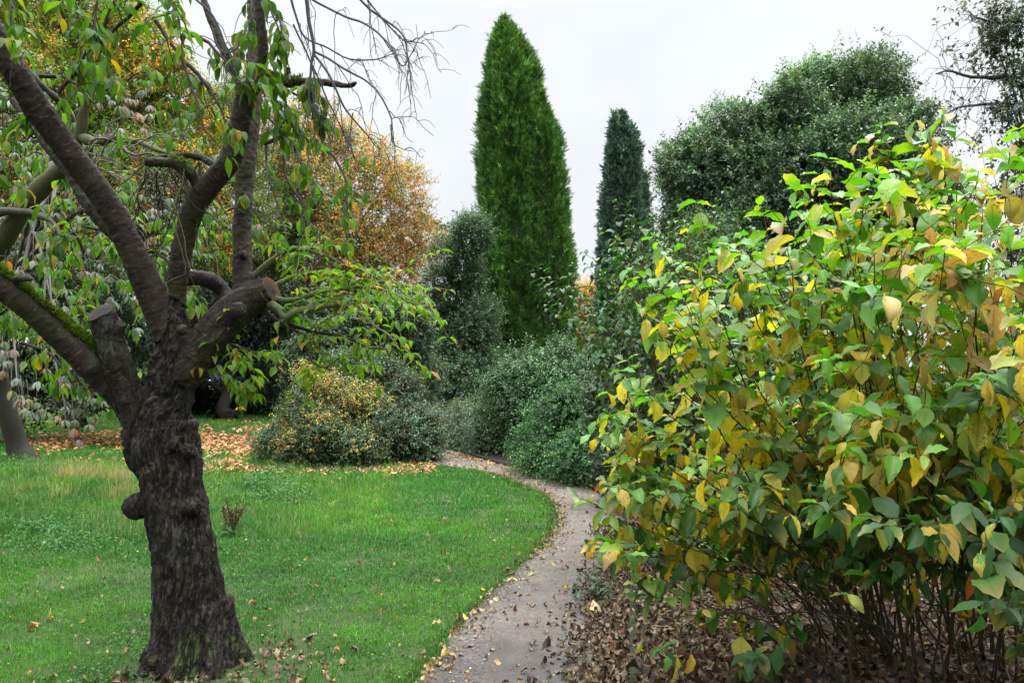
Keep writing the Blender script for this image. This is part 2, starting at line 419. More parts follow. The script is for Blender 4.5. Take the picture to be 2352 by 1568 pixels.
# ------------------------------------------------------------------ ground, path, kerb, bed
PL = np.array([(-.75, 1), (-.62, 3.3), (-.5, 4.07), (-.34, 4.96), (.05, 6.5), (.32, 7.5), (.48, 8.5), (.48, 9.3), (.41, 10.1), (.15, 11), (-.17, 11.9), (-.65, 12.7), (-1.29, 13.6), (-1.7, 14.4), (-2.3, 15.4), (-3.2, 16.4), (-5, 17.4)])
PR = np.array([(.33, 1), (.47, 3.3), (.60, 4.07), (.72, 4.96), (.95, 6.5), (1.10, 7.5), (1.2, 8.5), (1.2, 9.5), (1.08, 10.5), (.85, 11.4), (.45, 12.3), (-.05, 13.2), (-.7, 14.6), (-1.1, 15.7), (-1.8, 16.9), (-2.8, 18), (-4.6, 19)])
PLc, PRc = curve(PL, 160), curve(PR, 160)
def xl(y): return np.interp(y, PLc[:, 1], PLc[:, 0])
def xr(y): return np.interp(y, PRc[:, 1], PRc[:, 0])
def edge_wob(y): return .05 * (vnoise(np.stack([y * 5, 0 * y, 0 * y], -1)) - .5) + .03 * (vnoise(np.stack([y * 21, 0 * y + 5, 0 * y], -1)) - .5)

def ground_mat():
    m, nt, out = new_mat('lawn_soil'); g = nd(nt, 'NewGeometry'); pos = g.outputs['Position']
    n = noise_n(nt, pos, 1.3, 5); n2 = noise_n(nt, pos, 30., 4)
    c = mixc(nt, ramp(nt, n, [(.35, 0.), (.65, 1.)]), (.022, .042, .010), (.035, .06, .014))
    c = mixc(nt, ramp(nt, n2, [(.45, 0.), (.7, .6)]), c, (.03, .022, .014))
    p = nd(nt, 'BsdfPrincipled', inp={'Roughness': .9, 'Specular IOR Level': .2}); lk(nt, c, p.inputs['Base Color'])
    b = nd(nt, 'Bump', inp={'Strength': .6, 'Distance': .02}); lk(nt, n2, b.inputs['Height']); lk(nt, b.outputs[0], p.inputs['Normal'])
    lk(nt, p.outputs[0], out.inputs[0]); return m
def soil_mat():
    m, nt, out = new_mat('bed_soil'); g = nd(nt, 'NewGeometry'); pos = g.outputs['Position']
    n2 = noise_n(nt, pos, 18., 6, .7)
    c = ramp(nt, n2, [(.3, (.012, .009, .007)), (.7, (.05, .036, .026))])
    p = nd(nt, 'BsdfPrincipled', inp={'Roughness': .85, 'Specular IOR Level': .3}); lk(nt, c, p.inputs['Base Color'])
    b = nd(nt, 'Bump', inp={'Strength': .9, 'Distance': .03}); lk(nt, n2, b.inputs['Height']); lk(nt, b.outputs[0], p.inputs['Normal'])
    lk(nt, p.outputs[0], out.inputs[0]); return m
def path_mat():
    m, nt, out = new_mat('gravel_path'); g = nd(nt, 'NewGeometry'); pos = g.outputs['Position']
    sp = nd(nt, 'SeparateXYZ'); lk(nt, pos, sp.inputs[0])
    n1 = noise_n(nt, pos, 1.1, 5, .6); n2 = noise_n(nt, pos, 70., 4, .75); n3 = noise_n(nt, pos, 7., 5, .65)
    dry = mixc(nt, ramp(nt, n3, [(.35, 0.), (.7, 1.)]), (.135, .114, .094), (.080, .067, .055))
    wet = mixc(nt, ramp(nt, n3, [(.35, 0.), (.65, 1.)]), (.056, .047, .041), (.028, .023, .020))
    wf = math_n(nt, 'ADD', math_n(nt, 'MULTIPLY', math_n(nt, 'SUBTRACT', 6.3, sp.outputs[1]), .40), math_n(nt, 'MULTIPLY', math_n(nt, 'SUBTRACT', n1, .5), 3.0))
    wf = math_n(nt, 'ADD', wf, 0., clamp=True)
    c = mixc(nt, wf, dry, wet)
    c = mixc(nt, ramp(nt, n2, [(.38, .9), (.48, 0.)]), c, mixc(nt, 1., c, (.38, .36, .34), 'MULTIPLY'))
    c = mixc(nt, ramp(nt, n2, [(.55, 0.), (.7, .8)]), c, mixc(nt, 1., c, (1.75, 1.7, 1.65), 'MULTIPLY'))
    n6 = noise_n(nt, pos, 2.6, 3)
    # green algae film where the path meets the kerb
    lv = nd(nt, 'Attribute', attribute_name='luv'); s2 = nd(nt, 'SeparateXYZ'); lk(nt, lv.outputs['Vector'], s2.inputs[0])
    ef = math_n(nt, 'MULTIPLY', ramp(nt, s2.outputs[0], [(.68, 0.), (.93, 1.)]), ramp(nt, n6, [(.47, 0.), (.62, .75)]))
    c = mixc(nt, ef, c, (.055, .075, .022))
    n7 = noise_n(nt, pos, 3.4, 5, .7)
    c = mixc(nt, ramp(nt, n7, [(.56, 0.), (.66, .65)]), c, (.032, .025, .020))
    c = mixc(nt, math_n(nt, 'MULTIPLY', ramp(nt, s2.outputs[0], [(.0, 1.), (.09, 0.)]), ramp(nt, n3, [(.35, .2), (.55, .9)])), c, (.022, .017, .012))
    p = nd(nt, 'BsdfPrincipled', inp={'Specular IOR Level': .4}); lk(nt, c, p.inputs['Base Color'])
    lk(nt, math_n(nt, 'SUBTRACT', .88, math_n(nt, 'MULTIPLY', wf, .3)), p.inputs['Roughness'])
    h = math_n(nt, 'ADD', math_n(nt, 'MULTIPLY', n2, .35), n3)
    b = nd(nt, 'Bump', inp={'Strength': .8, 'Distance': .03}); lk(nt, h, b.inputs['Height']); lk(nt, b.outputs[0], p.inputs['Normal'])
    lk(nt, p.outputs[0], out.inputs[0]); return m
def stone_mat():
    m, nt, out = new_mat('kerb_stone'); g = nd(nt, 'NewGeometry'); pos = g.outputs['Position']
    n = noise_n(nt, pos, 5., 5, .7); n2 = noise_n(nt, pos, 55., 4, .7)
    c = mixc(nt, ramp(nt, n2, [(.3, 0.), (.7, 1.)]), (.016, .016, .012), (.045, .043, .033))
    c = mixc(nt, ramp(nt, n, [(.42, 0.), (.6, .85)]), c, (.018, .032, .008))
    p = nd(nt, 'BsdfPrincipled', inp={'Roughness': .8, 'Specular IOR Level': .15}); lk(nt, c, p.inputs['Base Color'])
    b = nd(nt, 'Bump', inp={'Strength': .6, 'Distance': .01}); lk(nt, n2, b.inputs['Height']); lk(nt, b.outputs[0], p.inputs['Normal'])
    lk(nt, p.outputs[0], out.inputs[0]); return m

def grid_faces(a, b):
    idx = np.arange(a * b).reshape(a, b)
    return np.stack([idx[:-1, :-1], idx[:-1, 1:], idx[1:, 1:], idx[1:, :-1]], -1).reshape(-1, 4)
def setting():
    a = Acc(); n = 61; g = np.linspace(-1, 1, n); g = np.sign(g) * (np.abs(g) ** 2.2) * 450
    X, Y = np.meshgrid(g, g + 10); a.add(np.stack([X, Y, 0 * X], -1).reshape(-1, 3), grid_faces(n, n))
    kind(a.build('ground', ground_mat(), smooth=True), 'structure')
    a = Acc(); m = 26; s = np.linspace(0, 1, m)
    wob = edge_wob(PLc[:, 1])
    Lp = PLc + np.stack([wob, 0 * wob], -1)
    P = Lp[:, None] * (1 - s)[None, :, None] + PRc[:, None] * s[None, :, None]
    z = .006 + .012 * (fbm(np.concatenate([P * 2.2, 0 * P[..., :1]], -1)) - .5) + .004 * 2 + .018 * np.sin(s * math.pi)[None]
    P3 = np.concatenate([P, np.maximum(z, .004)[..., None]], -1)
    lu = np.zeros((160, m, 3)); lu[..., 0] = s[None]
    a.add(P3.reshape(-1, 3), grid_faces(160, m)[:, ::-1] if False else grid_faces(160, m), (.5, .5, .5), lu.reshape(-1, 3))
    kind(a.build('path', path_mat()), 'structure')
    # planting bed right of the kerb
    a = Acc(); ys = np.concatenate([np.linspace(1, 19, 120), np.linspace(20, 60, 12)]); q = np.linspace(0, 1, 60) ** 2.2
    x0 = np.where(ys <= 19, xr(ys) + .05, xr(np.full_like(ys, 19)) - (ys - 19) * .2)
    X = x0[:, None] + q[None] * (45 - x0[:, None]); Yg = ys[:, None] + 0 * X
    Z = .035 + .06 * sstep(0, .6, X - x0[:, None]) * fbm(np.stack([X * 1.6, Yg * 1.6, 0 * X], -1)) + .02 * fbm(np.stack([X * 9, Yg * 9, 0 * X], -1))
    a.add(np.stack([X, Yg, Z], -1).reshape(-1, 3), grid_faces(len(ys), 60)); kind(a.build('planting_bed', soil_mat()), 'structure')
    # stone edging, block by block in one kerb
    a = Acc(); d = np.concatenate([[0], np.cumsum(np.linalg.norm(np.diff(PRc, axis=0), axis=1))]); tot = d[-1]; pos = 0
    while pos < tot - .5:
        l = U(.55, .95); ss = np.linspace(pos + .008, min(pos + l - .008, tot), 7)
        x = np.interp(ss, d, PRc[:, 0]); y = np.interp(ss, d, PRc[:, 1]); t = nrm(np.stack([np.gradient(x), np.gradient(y)], -1)); nn = np.stack([t[:, 1], -t[:, 0]], -1)
        h = U(.065, .085); sh = U(-.008, .008); w = .06
        prof = np.array([(-.0, -.05), (-.0, h - .012), (.012, h), (w - .012, h), (w, h - .012), (w, -.05)])
        V = np.zeros((7, 6, 3)); V[..., 0] = x[:, None] + nn[:, 0:1] * (prof[None, :, 0] + sh); V[..., 1] = y[:, None] + nn[:, 1:2] * (prof[None, :, 0] + sh); V[..., 2] = prof[None, :, 1]
        V += .006 * (fbm(V * 14)[..., None] - .5)
        base = a.n; a.add(V.reshape(-1, 3), grid_faces(7, 6))
        for e in (0, 6):
            a.lv.append(np.arange(6) + base + e * 6); a.lt.append(np.array([6]))
        pos += l
    kind(a.build('kerb', stone_mat(), smooth=False), 'structure')
setting()

# ------------------------------------------------------------------ foreground cherry
TR = (445, 1520)
CH_Y = 4.42
SEGS = {  # px, py, radius px, depth
 'trunk': [(452, 1560, 112, 4.42), (450, 1500, 100, 4.42), (441, 1440, 89, 4.42), (431, 1350, 80, 4.42), (418, 1250, 75, 4.42), (402, 1150, 73, 4.42), (388, 1070, 77, 4.42), (374, 1030, 87, 4.42), (370, 990, 84, 4.42), (370, 950, 72, 4.42), (396, 890, 52, 4.42), (398, 820, 47, 4.42), (394, 750, 42, 4.42), (388, 715, 40, 4.42)],
 'A': [(395, 800, 38, 4.42), (378, 740, 38, 4.40), (350, 680, 36, 4.36), (318, 610, 32, 4.3), (280, 530, 30, 4.25), (228, 440, 31, 4.18), (160, 350, 31, 4.08), (92, 260, 32, 3.98), (32, 160, 31, 3.88), (-30, 50, 28, 3.8), (-110, -90, 25, 3.7), (-190, -260, 20, 3.6), (-230, -460, 13, 3.55), (-240, -640, 6, 3.5)],
 'A2': [(290, 560, 20, 4.3), (225, 490, 22, 4.35), (150, 380, 17, 4.4), (85, 300, 13, 4.45), (30, 230, 9, 4.5)],
 'B': [(396, 790, 34, 4.45), (402, 690, 26, 4.45), (410, 620, 25, 4.43), (424, 540, 25, 4.40), (442, 480, 27, 4.37), (478, 428, 27, 4.33), (525, 370, 27, 4.30), (545, 300, 25, 4.28), (560, 235, 25, 4.26), (582, 185, 27, 4.25)],
 'B1': [(578, 200, 24, 4.25), (597, 150, 15, 4.24), (606, 110, 13, 4.22), (600, 60, 12, 4.2), (594, 0, 11, 4.18), (588, -80, 10, 4.15), (600, -220, 8, 4.1), (630, -380, 4, 4.05)],
 'B1s': [(604, 130, 6, 4.22), (625, 120, 4, 4.2), (642, 113, 3, 4.18)],
 'B2': [(590, 175, 16, 4.25), (625, 182, 13, 4.22), (660, 190, 11, 4.2), (705, 188, 10, 4.18), (760, 190, 8, 4.15), (800, 195, 6, 4.12), (816, 190, 4, 4.1)],
 'B2s': [(655, 188, 8, 4.2), (660, 170, 7, 4.2), (663, 154, 7, 4.2)],
 'B3': [(560, 215, 10, 4.27), (540, 170, 9, 4.3), (515, 115, 8, 4.33), (492, 60, 8, 4.36), (470, 5, 7, 4.4), (450, -70, 6, 4.45), (420, -200, 4, 4.5), (400, -320, 2.5, 4.55)],
 'C': [(400, 880, 44, 4.42), (440, 835, 46, 4.42), (480, 780, 46, 4.43), (525, 728, 45, 4.46), (570, 692, 42, 4.48), (617, 668, 33, 4.49)],
 'D': [(566, 700, 34, 4.5), (560, 655, 27, 4.53), (557, 600, 23, 4.56), (556, 520, 21, 4.6), (562, 420, 22, 4.63), (571, 330, 22, 4.66), (580, 240, 21, 4.7), (583, 150, 17, 4.74), (584, 60, 15, 4.78), (580, -90, 13, 4.84), (565, -280, 10, 4.9), (560, -480, 4, 4.95)],
 'E': [(378, 700, 20, 4.5), (410, 650, 18, 4.56), (450, 638, 18, 4.62), (490, 647, 18, 4.66), (515, 668, 16, 4.68), (533, 700, 13, 4.62), (545, 715, 10, 4.55)],
 'F': [(342, 990, 46, 4.42), (296, 925, 39, 4.38), (252, 880, 37, 4.33), (205, 830, 38, 4.26), (140, 768, 35, 4.17), (70, 705, 33, 4.08), (0, 650, 31, 3.98), (-90, 590, 28, 3.86), (-200, 490, 22, 3.75), (-320, 360, 14, 3.65), (-410, 220, 6, 3.6)],
 'Fs': [(20, 655, 12, 4.0), (38, 640, 9, 3.98), (60, 638, 7, 3.95), (74, 642, 4, 3.93)],
 'G': [(332, 990, 44, 4.38), (301, 920, 35, 4.33), (277, 860, 33, 4.29), (258, 800, 33, 4.25), (243, 755, 34, 4.22), (232, 722, 31, 4.20)],
 'Gs': [(262, 800, 20, 4.25), (272, 765, 15, 4.22), (278, 742, 12, 4.2)],
 'H': [(458, 450, 17, 4.34), (447, 415, 14, 4.33), (428, 390, 13, 4.3), (400, 377, 12, 4.26), (365, 372, 12, 4.22), (333, 373, 11, 4.18)],
 'H2': [(505, 388, 10, 4.34), (470, 366, 9, 4.36), (430, 358, 8, 4.38), (400, 360, 8, 4.38), (365, 362, 6, 4.36), (340, 370, 5, 4.3)],
}
def remeshed(acc, voxel):
    o = acc.build('tmp_tree', M_bark); m = o.modifiers.new('r', 'REMESH'); m.mode = 'VOXEL'; m.voxel_size = voxel
    m2 = o.modifiers.new('s', 'SMOOTH'); m2.factor = .5; m2.iterations = 4
    dg = bpy.context.evaluated_depsgraph_get(); me = bpy.data.meshes.new_from_object(o.evaluated_get(dg))
    V = np.zeros(len(me.vertices) * 3, np.float32); me.vertices.foreach_get('co', V)
    Nn = np.zeros(len(me.vertices) * 3, np.float32); me.vertices.foreach_get('normal', Nn)
    lv = np.zeros(len(me.loops), np.int32); me.loops.foreach_get('vertex_index', lv)
    bpy.data.objects.remove(o); q = lv.reshape(-1, 4)
    bpy.data.meshes.remove(me)
    return V.reshape(-1, 3).astype(float), Nn.reshape(-1, 3).astype(float), q
def bark_coords(V, lines):
    """for every vertex: angle*radius and length along its nearest limb, and that limb's radius and index"""
    CP, CT, CR, CL, CI = [], [], [], [], []
    for i, (P, R) in enumerate(lines):
        CP.append(P); CT.append(nrm(np.gradient(P, axis=0))); CR.append(R); CL.append(np.concatenate([[0], np.cumsum(np.linalg.norm(np.diff(P, axis=0), axis=1))])); CI.append(np.full(len(P), i))
    CP, CT, CR, CL, CI = np.vstack(CP), np.vstack(CT), np.concatenate(CR), np.concatenate(CL), np.concatenate(CI)
    bi = np.zeros(len(V), int)
    for s in range(0, len(V), 4000):
        d = np.linalg.norm(V[s:s + 4000, None] - CP[None], axis=-1) - CR[None] * .9
        bi[s:s + 4000] = d.argmin(1)
    rel = V - CP[bi]; T = CT[bi]; l = CL[bi] + (rel * T).sum(1); rel = rel - (rel * T).sum(1, keepdims=True) * T
    u = nrm(np.cross(T, np.array([0, 1., .05]))); w = np.cross(T, u)
    ang = np.arctan2((rel * u).sum(1), (rel * w).sum(1))
    return ang, l + CI[bi] * 7.3, CR[bi], CI[bi]
CH = thing('cherry_tree', 'old pollarded cherry with a thick dark fissured trunk and mossy limbs at the lawn edge', 'tree', at(445, 1526, CH_Y) * [1, 1, 0])
def cherry_wood():
    a = Acc(); lines = []; names = list(SEGS)
    for nme in names:
        P, R = pcurve(SEGS[nme], 56 if nme in ('trunk', 'A', 'B', 'C', 'D', 'F') else 20)
        if nme == 'trunk': P[0, 2] = -.12
        P = P + (0 if nme == 'trunk' else 1) * .006 * (np.stack([vnoise(P * 9 + k * 31) for k in range(3)], -1) - .5) * 2
        R = R * .94; lines.append((P, R)); tubes(a, P[None], R[None], 20 if R.max() > .04 else 10, cap=True)
    # root flare buttresses
    b0 = np.array([*CH.location]) ; rf = pxs(100, CH_Y)
    for ang in (.2, 1.1, 2.2, 3.0, 3.9, 4.7, 5.5):
        d = np.array([math.cos(ang), math.sin(ang), 0]); r = U(.05, .075)
        P = np.stack([b0 + d * rf * .55 + [0, 0, .34], b0 + d * rf * .74 + [0, 0, .16], b0 + d * rf * 1.03 + [0, 0, .035], b0 + d * rf * 1.34 + [0, 0, -.06]])
        P = curve(P, 10); R = np.linspace(r, r * .6, 10); tubes(a, P[None], R[None], 10, cap=True)
    # knobs swelling from trunk and limbs
    for px, py, r, Y in ((441, 1162, 23, 4.285), (548, 712, 20, 4.32), (418, 758, 14, 4.25), (330, 1045, 24, 4.34), (430, 1035, 20, 4.33), (395, 1010, 22, 4.29), (305, 1015, 20, 4.41), (560, 585, 10, 4.5)):
        p = at(px, py, Y); th = np.linspace(0, math.pi, 9); q = pxs(r, Y)
        P = p + np.stack([0 * th, 0 * th, np.cos(th) * q], -1); tubes(a, P[None], np.maximum(np.sin(th) * q, .001)[None], 12, cap=True)
    V, Nn, q = remeshed(a, .0062)
    ang, l, r, ci = bark_coords(V, lines)
    tr = (ci == 0) & True
    z = V[:, 2]
    trunkf = np.where(tr, 1., 0.); trunkf = np.where((ci == 6 + 3) & (r > .085), .6, trunkf)
    fi = names.index('F'); gi = names.index('G'); cidx = names.index('C')
    trunkf[(ci == fi) & (r > .1)] = .5; trunkf[ci == gi] = np.maximum(trunkf[ci == gi], .35); trunkf[ci == cidx] = .35
    # fissured plates twist round the trunk
    cx = np.stack([np.cos(ang + l * .9), np.sin(ang + l * .9)], -1) * np.maximum(r, .05)[:, None]
    w = fbm(np.stack([cx[:, 0] * 12, cx[:, 1] * 12, l * 5], -1), 2) * .12
    f1 = np.abs(fbm(np.stack([cx[:, 0] * 26 + w * 14, cx[:, 1] * 26 + w * 8, l * 6], -1), 2) - .5) * 2
    f2 = np.abs(fbm(np.stack([cx[:, 0] * 60, cx[:, 1] * 60 + w * 9, l * 14], -1), 2) - .5) * 2
    plate = np.clip(f1 * 4.2, 0, 1) * .7 + np.clip(f2 * 2.6, 0, 1) * .3
    rough = fbm(V * 16, 3) - .5
    burr = sstep(1.05, 1.22, z) * sstep(2.0, 1.62, z)
    disp = trunkf * ((plate - .75) * .013 + rough * (.022 + .035 * burr) + (fbm(V * 42, 2) - .5) * .007) + (1 - trunkf) * ((fbm(V * 30, 2) - .5) * .006 + .0028 * sstep(.55, .68, vnoise(np.stack([np.cos(ang) * 2, np.sin(ang) * 2, l * 62], -1))))
    disp += (fbm(V * 5, 2) - .5) * .03 * np.clip(trunkf + .3, 0, 1)
    V = V + Nn * disp[:, None]
    col = np.zeros((len(V), 3)); col[:, 0] = trunkf
    up = np.clip(Nn[:, 2], 0, 1)
    mossn = fbm(V * 7, 3)
    moss = sstep(.25, .75, up) * sstep(.38, .55, mossn) * np.where(ci == fi, 1., np.where(np.isin(ci, [names.index('B2'), names.index('H')]), .9, .15))
    side = sstep(.2, -.25, 0 * z) * 0
    basem = sstep(.34, .05, z) * sstep(.42, .6, fbm(V * 6 + 9, 3)) * sstep(-.2, .35, Nn[:, 0]) * .9
    limbm = .4 * sstep(.5, .62, mossn) * (1 - trunkf)
    col[:, 1] = np.clip(np.maximum(np.maximum(moss, basem), limbm * .6), 0, 1)
    a = Acc(); a.add(V, q, col, np.stack([ang * np.maximum(r, .03), l, r], -1)); a.build('trunk', M_bark, CH)
    # cushions of moss on the upper side of the low limb and the fork
    a = Acc()
    for idx, x0, x1, thr, cnt in ((fi, -60, 245, .35, 9000), (names.index('B2'), 590, 690, -.3, 1400), (names.index('H'), 380, 425, .45, 350)):
        pxv = CX + V[:, 0] / V[:, 1] * F_PX
        ok = np.where((ci == idx) & (Nn[:, 2] > thr) & (pxv > x0) & (pxv < x1) & (fbm(V * 7, 3) > (.44 if idx == fi else .3)))[0]
        if len(ok) == 0: continue
        i = rng.choice(ok, cnt); p = V[i] + rng.normal(0, .004, (cnt, 3)) + Nn[i] * (.012 * fbm(V[i] * 14, 2))[:, None]
        c = jit(pick([((.075, .13, .010), 5), ((.12, .17, .02), 3), ((.045, .07, .012), 2)], cnt), .2)
        leaves(a, RHOMB, p, Nn[i] + rng.normal(0, .5, (cnt, 3)), rdir(cnt), U(.010, .024, cnt), c, W=.8)
    a.build('moss', M_grass, CH)
    # sawn faces and the burl
    def cut(nme, px, py, Y, r, ax, dark):
        p = at(px, py, Y); A = nrm(np.array(ax, float)); u = nrm(np.cross(A, [0, .3, 1])); w = np.cross(A, u); a = Acc()
        rr = np.linspace(0, 1, 7); th = np.linspace(0, 2 * math.pi, 24, endpoint=False); q = pxs(r, Y)
        wob = 1 + .09 * np.sin(th * 3 + px) + .05 * np.sin(th * 5)
        Vv = p + A * (.006 * (1 - rr[:, None, None])) + (u * np.cos(th)[None, :, None] + w * np.sin(th)[None, :, None]) * (rr[:, None, None] * q * wob[None, :, None])
        Vv = Vv + .004 * (fbm(Vv * 60)[..., None] - .5) * A
        idx = np.arange(7 * 24).reshape(7, 24); nx = np.roll(idx, -1, 1)
        Fq = np.stack([idx[:-1], nx[:-1], nx[1:], idx[1:]], -1).reshape(-1, 4)
        c = np.repeat(lerp(np.array(dark[0]), np.array(dark[1]), (rr ** 2)[:, None]), 24, 0)
        a.add(Vv.reshape(-1, 3), Fq, c); o = a.build(nme, M_twig, CH); return o
    o = cut('cut_face', 621, 667, 4.475, 30, (.86, -.48, .22), ((.03, .024, .021), (.11, .062, .03))); o['label'] = 'pale sawn end of the thick right limb'
    o = cut('cut_face', 230, 715, 4.185, 30, (-.25, -.62, .74), ((.010, .008, .007), (.022, .016, .013))); o['label'] = 'dark weathered sawn top of the left stump'
    a = Acc(); c0 = at(314, 1162, 4.36); r = pxs(29, 4.36); th = np.linspace(0, math.pi, 18); ph = np.linspace(0, 2 * math.pi, 30, endpoint=False)
    D = np.stack([np.sin(th)[:, None] * np.cos(ph), np.sin(th)[:, None] * np.sin(ph), np.cos(th)[:, None] + 0 * ph], -1)
    Vv = c0 + D * r * [1.08, 1, 1.05] * (1 + .34 * (fbm(D * 2.6 + 5, 3) - .5) + .16 * (fbm(D * 8, 2) - .5))[..., None]
    idx = np.arange(18 * 30).reshape(18, 30); nx = np.roll(idx, -1, 1)
    a.add(Vv.reshape(-1, 3), np.stack([idx[:-1], nx[:-1], nx[1:], idx[1:]], -1).reshape(-1, 4)[:, ::-1], (1, 0, 0), np.stack([D[..., 0] * .1, D[..., 2] * .1, D[..., 1]], -1).reshape(-1, 3))
    a.build('burl', M_bark, CH)
cherry_wood()

CH_T = varied(9, 8, 5, (.32, .44), (.36, .46), (.08, .35), (.3, 1.4), .16, (.05, .16), 2.2)
G = np.array([0, 0, -1.])
CH_PAL = [((.060, .140, .010), 5), ((.085, .165, .014), 4), ((.035, .095, .012), 3), ((.17, .22, .015), 1.0), ((.36, .24, .02), .25), ((.45, .16, .02), .15)]
def spur(acc, p, d, n, size, pal, spread=.8, droop=.9):
    """a short-spur cluster of hanging leaves"""
    n = int(n); ph = U(0, 6.28) + np.arange(n) * 2.4
    h = np.stack([np.cos(ph), np.sin(ph), 0 * ph], -1)
    A = nrm(h * spread + d * .45 + G * droop * U(.5, 1.2, n)[:, None] + rng.normal(0, .15, (n, 3)))
    N = nrm(h * .5 - G + rng.normal(0, .25, (n, 3)))
    c = jit(pick(pal, n), .15); sz = size * U(.7, 1.15, n)
    k = rng.integers(0, len(CH_T), n)
    tipc = np.array([.45, .20, .03]); ta = (rng.random(n) < .22) * U(.2, .8, n)
    for j in range(len(CH_T)):
        m = k == j
        if m.any(): leaves(acc, CH_T[j], p + h[m] * .012, A[m], N[m], sz[m], c[m], U(.85, 1.15, m.sum()), tipc, ta[m], .5)
def wander(p0, p1, sag, k, nz):
    t = np.linspace(0, 1, k)[:, None]
    P = lerp(np.asarray(p0), np.asarray(p1), t) + np.array([0, 0, 1.]) * sag * (4 * t * (1 - t))
    s = U(0, 100); L = np.linalg.norm(P[-1] - P[0])
    w = np.stack([fbm(np.stack([t[:, 0] * 4 + s, 0 * t[:, 0] + j * 9, 0 * t[:, 0]], -1), 2) for j in range(3)], -1) - .5
    return P + w * nz * L * np.minimum(1, t * 5)
def cherry_crown():
    leaf, tw = Acc(), Acc()
    dark, moss, grey = np.array([.022, .016, .014]), np.array([.075, .085, .035]), np.array([.06, .05, .045])
    def branch(l, k=14, sub=8, sublen=(.18, .42), every=2, size=.095, pal=CH_PAL, col=dark, dn=.5, nl=(3, 6), leafp=1., subr=.0035, dr=.8, spr=.8):
        P, R = pcurve(l, k); P = P + (np.stack([vnoise(P * 11 + j * 7) for j in range(3)], -1) - .5) * .03
        tubes(tw, P[None], np.maximum(R, .002)[None], 6, col)
        for s in range(sub):
            i = int(rng.integers(max(1, k // 4), k)); d = nrm(nrm(P[min(i + 1, k - 1)] - P[i - 1]) * .7 + rdir(1)[0] * .8 + G * dn * U(-.4, 1))
            q = P[i] + d * U(*sublen); S = wander(P[i], q, U(-.02, .05), 9, .14)
            tubes(tw, S[None], np.linspace(subr, .0014, 9)[None], 4, col)
            for j in range(2, 9, every):
                if rng.random() < leafp: spur(leaf, S[j], d, rng.integers(*nl), size, pal, spr, dr)
        for j in range(k // 3, k, 2):
            if rng.random() < leafp * .8: spur(leaf, P[j], nrm(P[j] - P[j - 1]), rng.integers(*nl), size, pal, spr, dr)
    yel = [((.11, .21, .014), 5), ((.085, .18, .012), 4), ((.18, .24, .02), 2), ((.42, .24, .04), .4), ((.48, .17, .04), .2)]
    # the low mossy spray reaching right from the sawn limb
    branch([(600, 690, 10, 4.5), (632, 702, 9, 4.45), (652, 727, 9, 4.42), (700, 712, 9, 4.38), (745, 704, 7, 4.34), (790, 700, 5, 4.3), (850, 740, 3, 4.25), (915, 790, 2, 4.2)], 18, 11, (.15, .38), 2, .076, yel, moss, dr=.22, spr=1.2, nl=(2, 4), dn=.15)
    branch([(575, 640, 9, 4.55), (620, 600, 7, 4.5), (665, 575, 6, 4.45), (730, 580, 4, 4.4), (800, 610, 3, 4.35), (880, 645, 2, 4.3)], 16, 12, (.15, .38), 2, .074, yel, moss, dr=.22, spr=1.2, nl=(2, 4), dn=.15)
    branch([(605, 682, 8, 4.52), (670, 690, 7, 4.5), (730, 672, 5, 4.46), (800, 662, 4, 4.42), (880, 665, 3, 4.38), (965, 700, 2, 4.34)], 16, 12, (.15, .38), 2, .074, yel, moss, dr=.22, spr=1.2, nl=(2, 4), dn=.15)
    branch([(600, 670, 8, 4.6), (660, 640, 6, 4.65), (740, 625, 5, 4.7), (830, 640, 4, 4.7), (930, 660, 2, 4.7), (975, 690, 2, 4.7)], 16, 12, (.15, .4), 2, .074, yel, moss, dr=.22, spr=1.2, nl=(2, 4), dn=.15)
    branch([(590, 700, 7, 4.5), (640, 740, 5, 4.5), (690, 775, 4, 4.45), (720, 830, 3, 4.4), (760, 850, 2, 4.4)], 12, 8, (.12, .32), 2, .08, yel, dark, dr=.4, spr=1.1, nl=(2, 5))
    branch([(640, 740, 5, 4.5), (700, 760, 4, 4.5), (790, 775, 3, 4.5), (860, 800, 2, 4.5), (930, 800, 1.5, 4.5)], 14, 12, (.12, .3), 2, .075, yel, dark, leafp=.7, dr=.4, spr=1.1, nl=(2, 5))
    branch([(470, 815, 5, 4.5), (510, 790, 4, 4.5), (560, 800, 3, 4.45), (610, 830, 2, 4.4)], 10, 8, (.12, .25), 2, .08, yel, dark, dr=.4, spr=1.1, nl=(2, 5))
    branch([(455, 830, 5, 4.5), (490, 840, 3, 4.45), (520, 860, 2, 4.4), (545, 880, 2, 4.4)], 9, 5, (.08, .16), 3, .075, yel, dark)
    # hanging leaves high on the right-hand limbs
    for x0, y0, x1, y1, Y in ((590, -30, 640, 90, 4.0), (560, -20, 575, 60, 4.2), (610, -20, 655, 130, 4.1), (610, 200, 690, 330, 4.2), (600, 205, 640, 300, 4.3), (640, 195, 745, 280, 4.15), (690, 190, 730, 240, 4.1), (600, 250, 700, 400, 4.5), (560, 60, 540, 120, 4.4)):
        branch([(x0, y0, 3, Y + .1), ((x0 + x1) / 2 + 8, y0 * .5 + y1 * .5 - 10, 2.5, Y + .05), (x1, y1, 1.6, Y)], 8, 4, (.1, .24), 3, .098, CH_PAL, dark, .9, (2, 5), .7)
    # long twig arching to the lower right
    branch([(610, 330, 6, 4.5), (660, 310, 5, 4.45), (720, 330, 5, 4.4), (765, 360, 4, 4.36), (790, 410, 2.5, 4.34), (795, 470, 1.6, 4.32)], 14, 7, (.15, .35), 4, .095, CH_PAL, grey, .9, (2, 5), .55)
